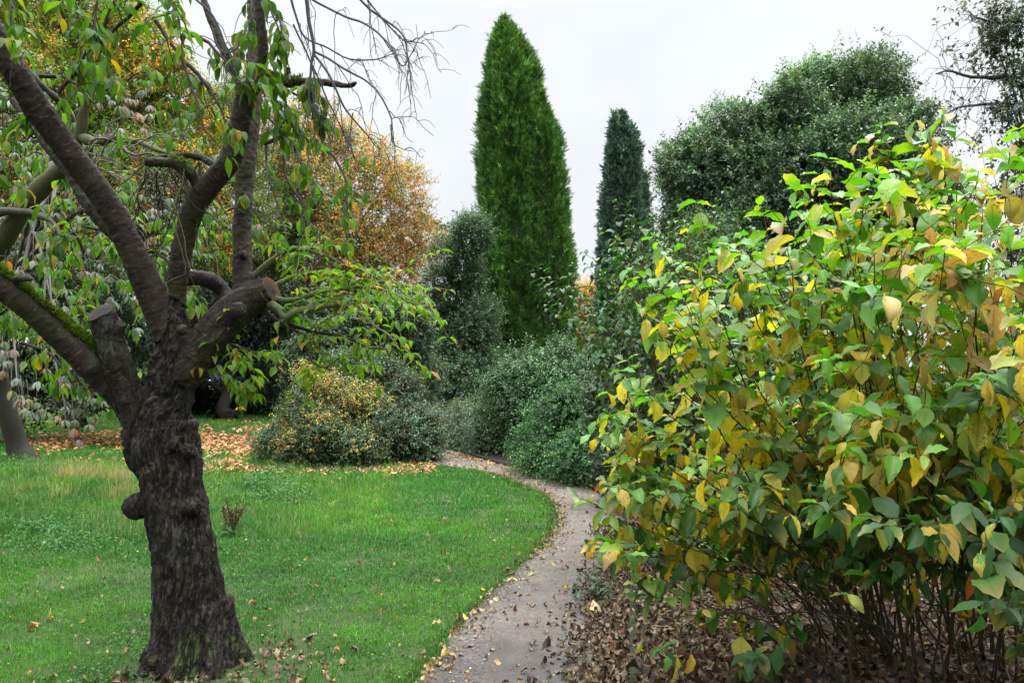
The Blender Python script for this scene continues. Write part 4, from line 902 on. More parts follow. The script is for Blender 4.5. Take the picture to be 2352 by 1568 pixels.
def conifer(name, label, lobes, Y, pal, nspray, slen, base_px, blades=8, wid=.10, corec=(.012, .022, .010), spiky=.5):
    base = ground_pt(base_px, Y); root = thing(name, label, 'tree', base); lf, core, tw = Acc(), Acc(), Acc()
    tubes(tw, np.array([[[base[0], base[1], -.1], [base[0], base[1], 1.], [base[0], base[1], 4.]]]), np.array([[.30, .24, .2]]), 10, (.05, .035, .028))
    areas = []
    for l, dy in lobes:
        l = np.array(l, float); Yl = Y + dy; P = at(l[:, 0], l[:, 1], Yl); R = pxs(l[:, 2], Yl); areas.append((np.abs(np.diff(P[:, 2])) * (R[1:] + R[:-1]) * math.pi).sum())
    for (l, dy), ar in zip(lobes, areas):
        l = np.array(l, float); Yl = Y + dy; P = at(l[:, 0], l[:, 1], Yl); R = pxs(l[:, 2], Yl)
        zz = P[::-1, 2]; rr = R[::-1]; xx = P[::-1, 0]
        n = int(nspray * ar / sum(areas)); zs = np.linspace(zz[0], zz[-1], 400); rw = np.interp(zs, zz, rr) + .05
        z = rng.choice(zs, n, p=rw / rw.sum()) + U(-.02, .02, n); th = U(0, 2 * math.pi, n)
        r = np.interp(z, zz, rr); x0 = np.interp(z, zz, xx); slope = np.interp(z + .3, zz, rr) - r
        o = np.stack([np.cos(th), np.sin(th), 0 * th], -1)
        q = np.stack([np.cos(th) * 2.2, np.sin(th) * 2.2, z * .55], -1)
        bump = (fbm(q * 1.4 + dy * 9, 3) - .5) * .85 + (vnoise(q * 4.2) - .5) * .42
        bump = bump * np.clip(r / .9, .3, 1)
        rad = r * .95 + bump * .9 - np.abs(rng.normal(0, .13, n)) - slen * .35
        p = np.stack([x0, 0 * z + Yl, z], -1) + o * np.maximum(rad, .02)[:, None]
        D = nrm(o * (1 - .2 * spiky) + np.array([0, 0, .55 + .5 * spiky]) + rng.normal(0, .35, (n, 3)))
        tint = np.exp((bump * 1.1))[:, None]
        cols = pick(pal, n) * np.clip(np.exp(rng.normal(0, .22, n)), .5, 1.8)[:, None] * lerp(.72, 1.4, vnoise(q * 3.1 + 50))[:, None]
        # each spray: a flat fan of narrow blades
        fn = nrm(np.cross(D, rdir(n))); sd = np.cross(D, fn)
        t = np.linspace(-1, 1, blades); L = slen * np.exp(rng.normal(0, .28, n)) * np.where(rng.random(n) < .01, 1.5, 1)
        A = D[:, None] * (1 - .45 * np.abs(t))[None, :, None] + sd[:, None] * (t * .75)[None, :, None] + rng.normal(0, .1, (n, blades, 3))
        st = p[:, None] + D[:, None] * (L[:, None] * (1 - np.abs(t))[None] * .45)[..., None]
        leaves(lf, RHOMB, st.reshape(-1, 3), A.reshape(-1, 3), np.repeat(fn, blades, 0) + rng.normal(0, .3, (n * blades, 3)), np.repeat(L, blades) * U(.45, .8, n * blades), jit(np.repeat(cols, blades, 0), .16), W=wid / .24)
        th = np.linspace(0, 2 * math.pi, 30, endpoint=False); zc = np.linspace(max(.25, zz[0]), zz[-1] - .25, 46); rc = np.interp(zc, zz, rr)
        V = np.stack([np.interp(zc, zz, xx)[:, None] + rc[:, None] * .74 * np.cos(th), Yl + rc[:, None] * .74 * np.sin(th), zc[:, None] + 0 * th], -1)
        V = V + (.25 * (fbm(V * 1.5, 3) - .5))[..., None] * np.stack([np.cos(th), np.sin(th), 0 * th], -1)[None]
        idx = np.arange(46 * 30).reshape(46, 30); nx = np.roll(idx, -1, 1); core.add(V.reshape(-1, 3), np.stack([idx[:-1], nx[:-1], nx[1:], idx[1:]], -1).reshape(-1, 4), corec)  # solid dark core shell added inside the crown against see-through, not branches
    lf.build('crown', M_needle, root); core.build('dark_core', M_twig, root); tw.build('trunk', M_twig, root); return root
conifer('conifer', 'very tall bright green conifer with a double column and pointed top beyond the path bend',
        [([(1157, 42, 2), (1159, 66, 25), (1163, 100, 46), (1168, 150, 59), (1172, 200, 68), (1176, 300, 76), (1180, 450, 83), (1186, 600, 89), (1190, 700, 88), (1196, 800, 84), (1196, 880, 80), (1196, 960, 76)], 0.),
         ([(1236, 195, 2), (1243, 260, 24), (1252, 300, 37), (1256, 400, 44), (1258, 500, 50), (1260, 600, 57), (1259, 700, 56), (1256, 800, 56), (1254, 880, 54), (1252, 960, 50)], -.35)],
        27, [((.085, .20, .038), 5), ((.064, .16, .033), 4), ((.13, .27, .055), 3), ((.040, .10, .025), 2), ((.13, .10, .04), .15)], 92000, .165, 1200, blades=7, wid=.06)
conifer('conifer', 'narrow blue green conifer with a ragged top left of the holm oak', 
        [([(1430, 258, 3), (1430, 275, 12), (1431, 300, 26), (1432, 350, 40), (1433, 420, 45), (1434, 500, 53), (1432, 600, 58), (1428, 700, 58), (1428, 800, 60), (1428, 900, 60)], 0.),
         ([(1412, 262, 3), (1412, 290, 12), (1412, 340, 18), (1410, 400, 22), (1400, 600, 28), (1400, 800, 26)], -.3), ([(1480, 400, 3), (1478, 450, 15), (1478, 560, 22), (1476, 700, 24), (1476, 850, 24)], .3)],
        33, [((.065, .12, .105), 5), ((.10, .165, .15), 4), ((.042, .078, .07), 3)], 32000, .20, 1430, blades=7, wid=.12, spiky=.2)

def shrub_mid():
    R1, R2 = MID, RHOMB
    # evergreen masses on the left behind the trees
    b = px_clumps([(60, 720, 110), (180, 760, 110), (290, 800, 100), (60, 870, 90), (200, 890, 80), (310, 890, 75), (120, 640, 90), (260, 690, 90), (-80, 760, 120), (-220, 740, 130), (-150, 880, 100), (-380, 780, 130), (-320, 890, 100)], 17.5, .9)
    clump_plant('rhododendron', 'dark evergreen shrub mass behind the drooping grey leaved tree', 'shrub', ground_pt(180, 17.5), b, (2.2, .3, .6), 6000, .4, 8, RHOMB, .12, [((.020, .042, .020), 4), ((.032, .062, .026), 3), ((.05, .085, .04), 1)], M_leaf_gloss, .09, 'stems', 'foliage', up=.4)
    b = px_clumps([(360, 860, 60), (420, 800, 70), (470, 740, 80), (560, 770, 80), (640, 800, 70), (520, 700, 80), (620, 720, 80), (680, 760, 60), (400, 700, 80), (570, 845, 40), (630, 850, 42), (600, 880, 22, 28)], 27, .9)
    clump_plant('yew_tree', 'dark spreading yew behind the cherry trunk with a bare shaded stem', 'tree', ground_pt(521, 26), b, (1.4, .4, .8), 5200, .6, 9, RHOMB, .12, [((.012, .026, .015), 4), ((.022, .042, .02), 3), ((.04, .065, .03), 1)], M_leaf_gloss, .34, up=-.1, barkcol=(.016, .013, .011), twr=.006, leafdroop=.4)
    b = px_clumps([(740, 790, 55), (820, 780, 65), (890, 820, 55), (700, 840, 45), (780, 840, 60), (860, 850, 60), (850, 740, 55), (760, 720, 50), (930, 790, 50), (960, 860, 45), (930, 730, 35)], 18.5, .8)
    clump_plant('laurel', 'tall dark blue green laurel behind the round autumn shrub', 'shrub', ground_pt(820, 18.5), b, (2.6, .25, .55), 5200, .38, 8, RHOMB, .10, [((.030, .060, .038), 4), ((.05, .09, .055), 3), ((.10, .14, .10), .8), ((.07, .11, .03), 1.5)], M_leaf_gloss, .08, 'stems', 'foliage', up=.2, leafdroop=.4, tips=(120, .5, 10, .3))
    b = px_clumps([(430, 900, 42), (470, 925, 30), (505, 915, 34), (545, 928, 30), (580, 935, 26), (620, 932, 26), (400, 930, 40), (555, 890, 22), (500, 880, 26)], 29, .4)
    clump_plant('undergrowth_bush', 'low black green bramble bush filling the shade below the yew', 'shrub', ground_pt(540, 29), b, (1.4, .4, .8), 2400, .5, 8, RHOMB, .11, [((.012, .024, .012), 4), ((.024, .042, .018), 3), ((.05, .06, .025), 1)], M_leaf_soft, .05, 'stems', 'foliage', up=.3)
    # the rounded pair in mid lawn
    b = px_clumps([(905, 930, 80, 14.6), (960, 985, 50, 14.2), (830, 890, 75, 14.5), (940, 1020, 52, 14.0), (850, 985, 80, 13.8), (880, 1035, 40, 13.6), (770, 905, 60, 14.4), (985, 1000, 26, 14.2), (860, 865, 60, 14.8), (800, 868, 45, 14.8), (700, 990, 60, 14.0), (780, 1030, 45, 13.5), (640, 1030, 35, 13.9)], 14)
    clump_plant('rounded_shrub', 'dark glossy rounded shrub with bronze tints left of the path end', 'shrub', ground_pt(900, 14.2), b, (2.2, .18, .4), 6800, .3, 10, MID, .050, [((.060, .115, .062), 4), ((.10, .165, .10), 3), ((.13, .085, .055), 1.5), ((.036, .07, .04), 2)], M_leaf_gloss, .05, 'stems', 'foliage', up=.35, inner=.35, twr=.003, tips=(130, .35, 10, .3))
    b = px_clumps([(690, 955, 55, 13.6), (735, 905, 38, 13.7), (755, 985, 55, 13.4), (655, 1020, 36, 13.6), (705, 1030, 38, 13.3), (825, 930, 34, 13.6), (815, 1020, 40, 13.2), (712, 880, 24, 13.7), (870, 935, 22, 13.8)], 13.6)
    def cf(p):
        px, py = to_px(p); n = len(p); f = sstep(1015, 925, py + 150 * (fbm(p * 2.2, 2) - .5) - 30 * (px < 700)) * sstep(.36, .5, fbm(p * 1.7 + 40, 2))
        y = pick([((.40, .34, .06), 4), ((.52, .33, .12), 3), ((.24, .29, .05), 3), ((.50, .24, .10), 1.5)], n); g = pick([((.055, .095, .05), 4), ((.10, .15, .05), 3), ((.035, .065, .035), 2)], n)
        return np.where((rng.random(n) < .12 + .50 * f)[:, None], y, g)
    clump_plant('autumn_shrub', 'pale yellow and peach leaved shrub in front of the dark rounded one', 'shrub', ground_pt(725, 13.6), b, (5, .15, .3), 3600, .34, 12, MID, .045, None, M_leaf_soft, .04, 'stems', 'foliage', colfn=cf, up=.55, inner=.3, twr=.003, tips=(90, .4, 12, .2))
    # border right of the far path
    b = px_clumps([(1190, 900, 68, 14.6), (1265, 880, 70, 14.4), (1130, 950, 52, 15.2), (1335, 880, 60, 13.8), (1230, 960, 80, 14.3), (1165, 840, 30, 14.8), (1215, 820, 34, 14.6), (1290, 830, 36, 14.4), (1370, 850, 40, 13.5), (1150, 1000, 50, 15.0)], 14.5)
    root = clump_plant('cotoneaster', 'grey green bushy shrub with upright leafy shoots below the tall conifer', 'shrub', ground_pt(1240, 14.4), b, (1.5, .18, .42), 4200, .5, 13, MID, .048, [((.055, .125, .048), 4), ((.085, .165, .068), 3), ((.032, .08, .032), 3)], M_leaf_gloss, .05, 'stems', 'foliage', up=.75, inner=.4, twr=.003, outj=.25, droop=.25, clumpj=.3, colj=.3, tips=(170, .42, 12, .15))
    lf, tw = Acc(), Acc(); q = np.array([(1148, 790), (1160, 800), (1180, 800), (1208, 782), (1215, 790), (1232, 800), (1300, 785), (1290, 800), (1310, 800), (1320, 790), (1250, 810), (1275, 805), (1190, 815), (1340, 815), (1120, 880), (1100, 900)])
    E = at(q[:, 0], q[:, 1], 14.5); L = U(.6, .9, len(q)); D = nrm(np.stack([U(-.15, .15, len(q)), U(-.2, .2, len(q)), np.ones(len(q))], -1)); shoots(lf, tw, E - D * L[:, None], D, L, 22, MID, .055, pick([((.07, .10, .065), 1)], len(q)), .0, leafdroop=.1)
    lf.build('foliage', M_leaf_gloss, root)
    b = px_clumps([(1035, 985, 38, 17), (1085, 985, 52, 16.6), (1140, 1000, 48, 15.9), (1060, 1010, 36, 16.6), (1115, 1025, 32, 15.6), (1010, 1000, 26, 17.2), (1160, 1030, 36, 15.0)], 16)
    clump_plant('arching_shrub', 'low pale grey green shrub with arching feathery sprays spilling over the far kerb', 'shrub', ground_pt(1090, 16.2), b, (4, .2, .4), 2600, .7, 14, MIDN, .058, [((.09, .135, .085), 4), ((.12, .17, .11), 3), ((.055, .09, .05), 2)], M_leaf_soft, .04, 'stems', 'foliage', up=.1, droop=.45, leafdroop=.3, twr=.003, tips=(160, .7, 16, .7))
    b = px_clumps([(1260, 985, 55, 12.2), (1320, 950, 62, 12.0), (1290, 1030, 58, 11.9), (1370, 1000, 60, 11.4), (1225, 1030, 40, 12.6), (1345, 1050, 50, 11.2), (1400, 940, 55, 11.5)], 12)
    clump_plant('honeysuckle_shrub', 'bright green shrub with tiered small leaved sprays beside the path bend', 'shrub', ground_pt(1310, 12.1), b, (1.6, .16, .36), 4200, .5, 16, MID, .042, [((.050, .15, .042), 4), ((.036, .11, .034), 3), ((.09, .21, .06), 2), ((.02, .06, .022), 2)], M_leaf_soft, .04, 'stems', 'foliage', up=.1, droop=.3, leafdroop=.0, twr=.0025, outj=.22, clumpj=.3, colj=.3, tips=(240, .5, 16, .75))
    b = px_clumps([(1440, 1010, 60, 9.6), (1500, 960, 70, 9.4), (1420, 1070, 40, 9.2), (1560, 1040, 80, 9.0), (1480, 1080, 50, 8.9), (1640, 980, 90, 9.2), (1400, 900, 50, 9.8)], 9.4)
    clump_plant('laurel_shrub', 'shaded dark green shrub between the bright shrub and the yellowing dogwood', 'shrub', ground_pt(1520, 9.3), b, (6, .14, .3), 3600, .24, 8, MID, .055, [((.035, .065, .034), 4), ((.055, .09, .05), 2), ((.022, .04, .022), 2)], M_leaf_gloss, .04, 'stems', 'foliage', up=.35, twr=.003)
    # wood closing the view
    rows = []
    for (x0, x1, Y, top, s) in ((-60, -12, 40, 7.0, 0), (-12, 9, 46, 4.6, 1), (9, 36, 44, 5.0, 2)):
        for x in np.arange(x0, x1, 2.6):
            for z in np.arange(1.2, top, 2.): rows.append([x + U(-.8, .8), Y + U(-1.5, 1.5), z + U(-.4, .4), U(1.3, 1.9)])
    for x in np.arange(-26, 27, 2.8):  # unseen tree row behind the camera, added to block sky light from the rear
        for z in np.arange(1.6, 11, 2.2): rows.append([x + U(-.8, .8), -9.5 + U(-1.5, 1.5), z + U(-.4, .4), U(1.4, 2.0)])
    b = np.array(rows); lf = Acc(); p, d, i = surface_pts(b, 16000, .2, .1)
    shoots(lf, None, p, nrm(d + [0, 0, .3]), U(.5, 1.1, 16000), 9, RHOMB, .2, pick([((.022, .04, .022), 5), ((.04, .06, .03), 3), ((.10, .08, .03), 1)], 16000), .1)
    kind(lf.build('far_and_rear_woodland', M_leaf_soft), 'stuff', 'dark mass of far trees closing the view, with an unseen row behind the camera added to block rear sky light')
shrub_mid()

# ------------------------------------------------------------------ drooping grey-leaved tree and mossy leaning cherry on the left
def left_trees():
    root = thing('whitebeam_tree', 'leaning grey trunked tree with drooping whorls of silvery and pinkish leaves', 'tree', ground_pt(45, 14.2))
    tw, lf = Acc(), Acc()
    P, R = pcurve([(60, 1062, 36, 14.2), (42, 1030, 29, 14.2), (22, 960, 25, 14.1), (2, 890, 24, 14.0), (-8, 800, 23, 13.8), (20, 660, 20, 13.4), (80, 520, 16, 13), (140, 380, 11, 12.6)], 26); P[0, 2] = -.08
    R = R * .82 * (1 + .25 * (fbm(np.stack([np.arange(26) * .9, np.zeros(26), np.zeros(26)], -1)) - .5)); tubes(tw, P[None], R[None], 18, (.017, .014, .012))
    tplg = [leaf_tpl(6, 3, .42, .48, .2, .6, pet=.1, twist=.2), leaf_tpl(6, 3, .46, .5, .3, .9, pet=.1, twist=-.2)]
    pal = [((.22, .21, .245), 2.0), ((.10, .13, .09), 3), ((.055, .10, .04), 3), ((.18, .075, .065), 2.2), ((.34, .11, .06), .7), ((.19, .16, .17), 2)]
    poly = [(-40, 200), (200, 170), (360, 200), (420, 270), (520, 330), (560, 480), (600, 520), (560, 560), (520, 560), (340, 640), (340, 860), (250, 970), (20, 960), (-40, 900)]
    q = sample_poly(poly, 360); Y = U(7.6, 12.5, len(q)); Y[q[:, 1] > 820] = U(8.5, 11., (q[:, 1] > 820).sum()); E = at(q[:, 0], q[:, 1], Y)
    hand = np.array([(150, 965, 9.), (205, 975, 9.2), (170, 985, 9.0), (180, 1010, 9.0), (215, 915, 9.4), (130, 955, 9.), (85, 925, 9.2), (40, 920, 9.2), (595, 515, 9), (585, 525, 9), (240, 920, 9.1), (150, 880, 9.1)]); E = np.vstack([E, at(hand[:, 0], hand[:, 1], hand[:, 2])])
    for e in E:
        n = int(rng.integers(5, 9)); ph = U(0, 6.28) + np.arange(n) * 6.28 / n; h = np.stack([np.cos(ph), np.sin(ph), 0 * ph], -1)
        A = nrm(h * U(.5, 1.0) + G * .8 + rng.normal(0, .15, (n, 3))); N = nrm(h * .6 - G * .6 + rng.normal(0, .2, (n, 3)))
        w = pick(pal, 1)[0]; c = jit(lerp(np.tile(w, (n, 1)), pick(pal, n), .45), .15); j = int(rng.random() < .5)
        leaves(lf, tplg[j], e + h * .01, A, N, U(.08, .125, n), c)
    k = 10; anchors = P[rng.integers(10, 26, len(E))]; t = np.linspace(0, 1, k)[None, :, None]
    short = E + (anchors - E) * np.minimum(1, U(.4, 1.3, len(E)) / np.linalg.norm(anchors - E, axis=1))[:, None]
    Q = lerp(short[:, None], E[:, None], t) + np.array([0, 0, 1.]) * .35 * (4 * t * (1 - t)) * U(.2, 1, len(E))[:, None, None]
    Q = Q[::2]; tubes(tw, Q, np.linspace(.006, .0025, k)[None], 4, (.045, .04, .036))
    # main boughs carrying the twigs
    for _ in range(16):
        e = E[rng.integers(len(E))]; a = P[rng.integers(10, 26)]; tubes(tw, curve(np.array([a, lerp(a, e, .5) + [0, 0, .5], e]), 12)[None], np.linspace(.05, .008, 12)[None], 5, (.05, .045, .04))
    tw.build('trunk', M_twig, root); lf.build('crown', M_leaf_grey, root)
    root = thing('leaning_cherry', 'leaning cherry with a pale mossy bough crossing behind the big dark limb', 'tree', (-5.2, 7.3, 0)); a = Acc(); lines = []
    bx = at(-330, 700, 7.2)
    l1 = [(-140, 1250, 34, 7.2), (-150, 900, 29, 7.2), (-90, 700, 25, 7.0), (-20, 590, 23, 6.8), (64, 467, 21, 6.6), (136, 385, 18, 6.5), (180, 320, 15, 6.4), (194, 270, 12, 6.35), (206, 215, 10, 6.3), (215, 120, 7, 6.2)]
    l2 = [(185, 315, 12, 6.4), (225, 328, 10, 6.3), (260, 318, 9, 6.2), (310, 326, 7, 6.1), (370, 345, 5, 6.0), (430, 360, 3, 5.9)]
    l3 = [(172, 280, 8, 6.4), (140, 240, 8, 6.3), (110, 205, 7, 6.2), (60, 160, 6, 6.1)]
    l4 = [(-40, 490, 10, 6.6), (40, 488, 9, 6.5), (90, 492, 7, 6.4), (130, 520, 5, 6.3), (150, 560, 4, 6.2)]
    for l in (l1, l2, l3, l4):
        P, R = pcurve(l, 26)
        if l is l1: P[0] = (-5.2, 7.3, -.1); 
        P += (np.stack([vnoise(P * 6 + j * 7) for j in range(3)], -1) - .5) * .04
        tubes(a, P[None], R[None] * (1 + .55 * (fbm(np.stack([np.arange(26) * .9, np.zeros(26), np.zeros(26)], -1)) - .5)), 12, (.040, .040, .018) if l in (l1, l2) else (.028, .024, .018))
    lf = Acc()
    for k in range(40):
        x0, y0 = (U(-40, 330), U(330, 800)) if k < 28 else (U(0, 480), U(160, 420)); Y = U(6.2, 8.2); x1 = x0 + U(-70, 110); y1 = y0 + U(-20, 90)
        S = wander(at(x0, y0, Y), at(x1, y1, Y - .1), .08, 10, .15); tubes(a, S[None], np.linspace(.010, .003, 10)[None], 4, (.03, .024, .02))
        for j in range(1, 10, 1):
            if rng.random() < .7: spur(lf, S[j] + rng.normal(0, .05, 3), nrm(S[j] - S[j - 1]), rng.integers(3, 6), .1, CH_PAL)
    a.build('trunk', M_twig, root); lf.build('crown', M_leaf_cherry, root)
left_trees()

# ------------------------------------------------------------------ grass, weeds, litter
def lawn_ok(x, y):
    ok = (x < xl(y) + edge_wob(y) - .0) | ((y > 17.4) & (x < -4.5))
    t = np.hypot(x - CH.location.x, (y - CH.location.y)); return ok & (t > .24)
SHRUB_C = np.array([ground_pt(900, 14.2), ground_pt(725, 13.6)])[:, :2]
def gpx(x, y): return CX + F_PX * x / y, 850 + F_PX * CAM_Z / y
def blades(acc, x, y, h, w, col, lean=.5):
    n = len(x); th = U(0, 6.28, n); f = np.stack([np.cos(th), np.sin(th), 0 * th], -1); ld = U(0, 6.28, n); ln = np.abs(rng.normal(0, lean, n))
    l = np.stack([np.cos(ld) * ln, np.sin(ld) * ln, 0 * ln], -1); up = np.array([0, 0, 1.])
    p = np.stack([x, y, 0 * x], -1); hh = h[:, None]; W = w[:, None] * .5
    m = p + hh * (.55 * up + .22 * l); t = p + hh * (.95 * up * np.clip(1 - .35 * ln[:, None], .3, 1) + .9 * l)
    V = np.stack([p - f * W, p + f * W, m + f * W * .8, m - f * W * .8, t], 1)
    b = (np.arange(n) * 5)[:, None]; q = b + np.array([[0, 1, 2, 3]]); tr = b + np.array([[3, 2, 4]])
    base = acc.n; acc.add(V.reshape(-1, 3), q, np.repeat(col, 5, 0)); acc.lv.append((tr + base).ravel()); acc.lt.append(np.full(n, 3))
def sample_lawn(n, y0, y1, pw):
    u = U(0, 1, n); y = (y0 ** (1 - pw) + u * (y1 ** (1 - pw) - y0 ** (1 - pw))) ** (1 / (1 - pw))
    xmin = -.80 * y - 1.6; xmax = np.where(y < 17.4, xl(y) + .06, -4.5); x = xmin + U(0, 1, n) * (xmax - xmin)
    keep = rng.random(n) < (xmax - xmin) / (.66 * y + .6) * .62
    x, y = x[keep], y[keep]; ok = lawn_ok(x, y); return x[ok], y[ok]
def grass():
    a = Acc(); x, y = sample_lawn(640000, 2.9, 30, .55); n = len(x)
    big = fbm(np.stack([x * .9, y * .9, 0 * x], -1), 3); px, py = gpx(x, y)
    bare = sstep(.55, .0, np.hypot(x - CH.location.x - .42, (y - CH.location.y) * 1.2 + .02)) + .8 * sstep(.45, .0, np.hypot(x - CH.location.x - .1, y - CH.location.y + .35)) + .5 * sstep(.62, .75, big)
    bare = bare + .85 * sstep(.48, .26, np.hypot(x - CH.location.x, y - CH.location.y)) + .55 * sstep(.60, .70, fbm(np.stack([x * 2.3 + 40, y * 2.3, 0 * x], -1), 3))
    k = rng.random(n) > np.clip(bare, 0, .93); x, y, big, px, py = x[k], y[k], big[k], px[k], py[k]; n = len(x)
    wild = sstep(60, 0, np.abs(py - 1150) - 70) * sstep(980, 840, px + 30 * (fbm(np.stack([x * 3, y * 3, 0 * x], -1)) - .5))
    h = .034 * np.exp(rng.normal(0, .3, n)) * (1 + .35 * (big - .5) * 2) * (1 + .9 * wild * (rng.random(n) < .5)) * np.clip(y / 7, .85, 1.6)
    w = .0034 * (np.maximum(y, 3.5) / 4) ** .75 * U(.7, 1.3, n)
    c = jit(pick([((.045, .182, .013), 6), ((.068, .225, .018), 4), ((.030, .125, .012), 3), ((.15, .21, .045), .9)], n), .16)
    pale = np.clip(wild * .3 + .5 * sstep(15, 20, y), 0, 1)
    c = lerp(c, jit(pick([((.11, .21, .05), 3), ((.18, .22, .08), 1.5), ((.08, .18, .035), 3)], n), .15), (rng.random(n) < pale)[:, None])
    hue = fbm(np.stack([x * 1.1 + 3, y * 1.1, 0 * x], -1), 3)[:, None]; fine = vnoise(np.stack([x * 7, y * 7, 0 * x], -1))[:, None]
    c = c * lerp(np.array([.62, .76, .95]), np.array([1.16, 1.08, .95]), sstep(.36, .64, hue)) * (.72 + .56 * fine)
    h = h * (.65 + .8 * vnoise(np.stack([x * 5 + 9, y * 5, 0 * x], -1)))
    blades(a, x, y, h, w, c, .75)
    # longer tussocks in the unmown strip
    m = 80000; px, py = U(-120, 960, m), U(1070, 1240, m); Yg = F_PX * CAM_Z / (py - 850); xx = (px - CX) / F_PX * Yg
    dn = fbm(np.stack([xx * 1.7, Yg * 1.7, 0 * xx], -1), 3); keep = (rng.random(m) < sstep(.44, .62, dn)) & (rng.random(m) < .25 + .75 * sstep(620, 320, px)) & (rng.random(m) < sstep(960, 700, px) + .05) & lawn_ok(xx, Yg) & (rng.random(m) < sstep(1245, 1190, py + 25 * np.sin(px / 60)))
    xx, Yg, dn = xx[keep], Yg[keep], dn[keep]; n = len(xx)
    straw = np.clip(fbm(np.stack([xx * .9 + 7, Yg * .9, 0 * xx], -1), 2) * 1.5 - .45, 0, 1)
    gx, gy = gpx(xx, Yg); s2 = np.exp(-((gx - 185) / 90) ** 2 - ((gy - 1110) / 40) ** 2) + .8 * np.exp(-((gx - 285) / 35) ** 2 - ((gy - 1110) / 40) ** 2)
    straw = np.clip(straw * .22 + s2 * .9, 0, 1)
    c = jit(pick([((.07, .17, .035), 4), ((.04, .12, .035), 4), ((.14, .21, .06), 2)], n), .2); c = lerp(c, jit(pick([((.34, .27, .14), 3), ((.25, .21, .10), 2)], n), .15), (rng.random(n) < straw)[:, None])
    blades(a, xx, Yg, .115 * np.exp(rng.normal(0, .4, n)) * (1 + .9 * s2), .0042 * (Yg / 8) ** .7 * U(.7, 1.3, n), c, .6)
    # taller fringe under the far shrubs and along the path edge
    s = rng.integers(0, 110, 9000); ex = PLc[s, 0] + edge_wob(PLc[s, 1]) + rng.normal(-.02, .03, 9000); ey = PLc[s, 1] + U(-.06, .06, 9000); k = ey > 3.2; ex, ey = ex[k], ey[k]; n = len(ex)
    blades(a, ex, ey, .05 * np.exp(rng.normal(0, .35, n)), .0036 * (np.maximum(ey, 3.5) / 4) ** .7 * U(.7, 1.3, n), jit(pick([((.05, .14, .02), 4), ((.03, .09, .016), 3), ((.12, .16, .05), 1)], n), .18), .7)
    kind(a.build('grass', M_grass), 'stuff', 'mown green lawn with longer pale grass toward the trees')
    # broad-leaved weeds
    a = Acc()
    for (cx, cy, rx, ry, cnt, hh) in ((110, 1225, 190, 42, 5200, .10), (590, 1112, 95, 26, 2600, .16), (640, 1140, 80, 22, 1200, .12), (330, 1490, 190, 50, 900, .03), (250, 1560, 200, 40, 700, .03), (1000, 1400, 60, 30, 120, .025), (480, 1075, 40, 18, 500, .2), (60, 1070, 100, 25, 900, .16), (870, 1480, 160, 40, 260, .025), (650, 1300, 700, 190, 5200, .03)):
        px, py = cx + rng.normal(0, rx * .6, cnt), cy + rng.normal(0, ry * .6, cnt); ok = (py > 960) & (fbm(np.stack([px * .02, py * .06, 0 * px], -1), 3) > .42); px, py = px[ok], py[ok]; Yg = F_PX * CAM_Z / (py - 850); xx = (px - CX) / F_PX * Yg; ok = lawn_ok(xx, Yg); xx, Yg = xx[ok], Yg[ok]; n = len(xx)
        p = np.stack([xx, Yg, hh * U(.2, 1, n)], -1); c = jit(pick([((.035, .13, .018), 4), ((.055, .17, .028), 3), ((.018, .07, .012), 4)], n), .18)
        leaves(a, MID, p, rdir(n, .1) * [1, 1, .5], np.array([0, 0, 1.]) + rng.normal(0, .35, (n, 3)), U(.014, .036, n) * np.clip(Yg / 7, .7, 1.4), c)
    kind(a.build('weeds', M_leaf_soft), 'stuff', 'low leafy weeds patching the lawn')
grass()

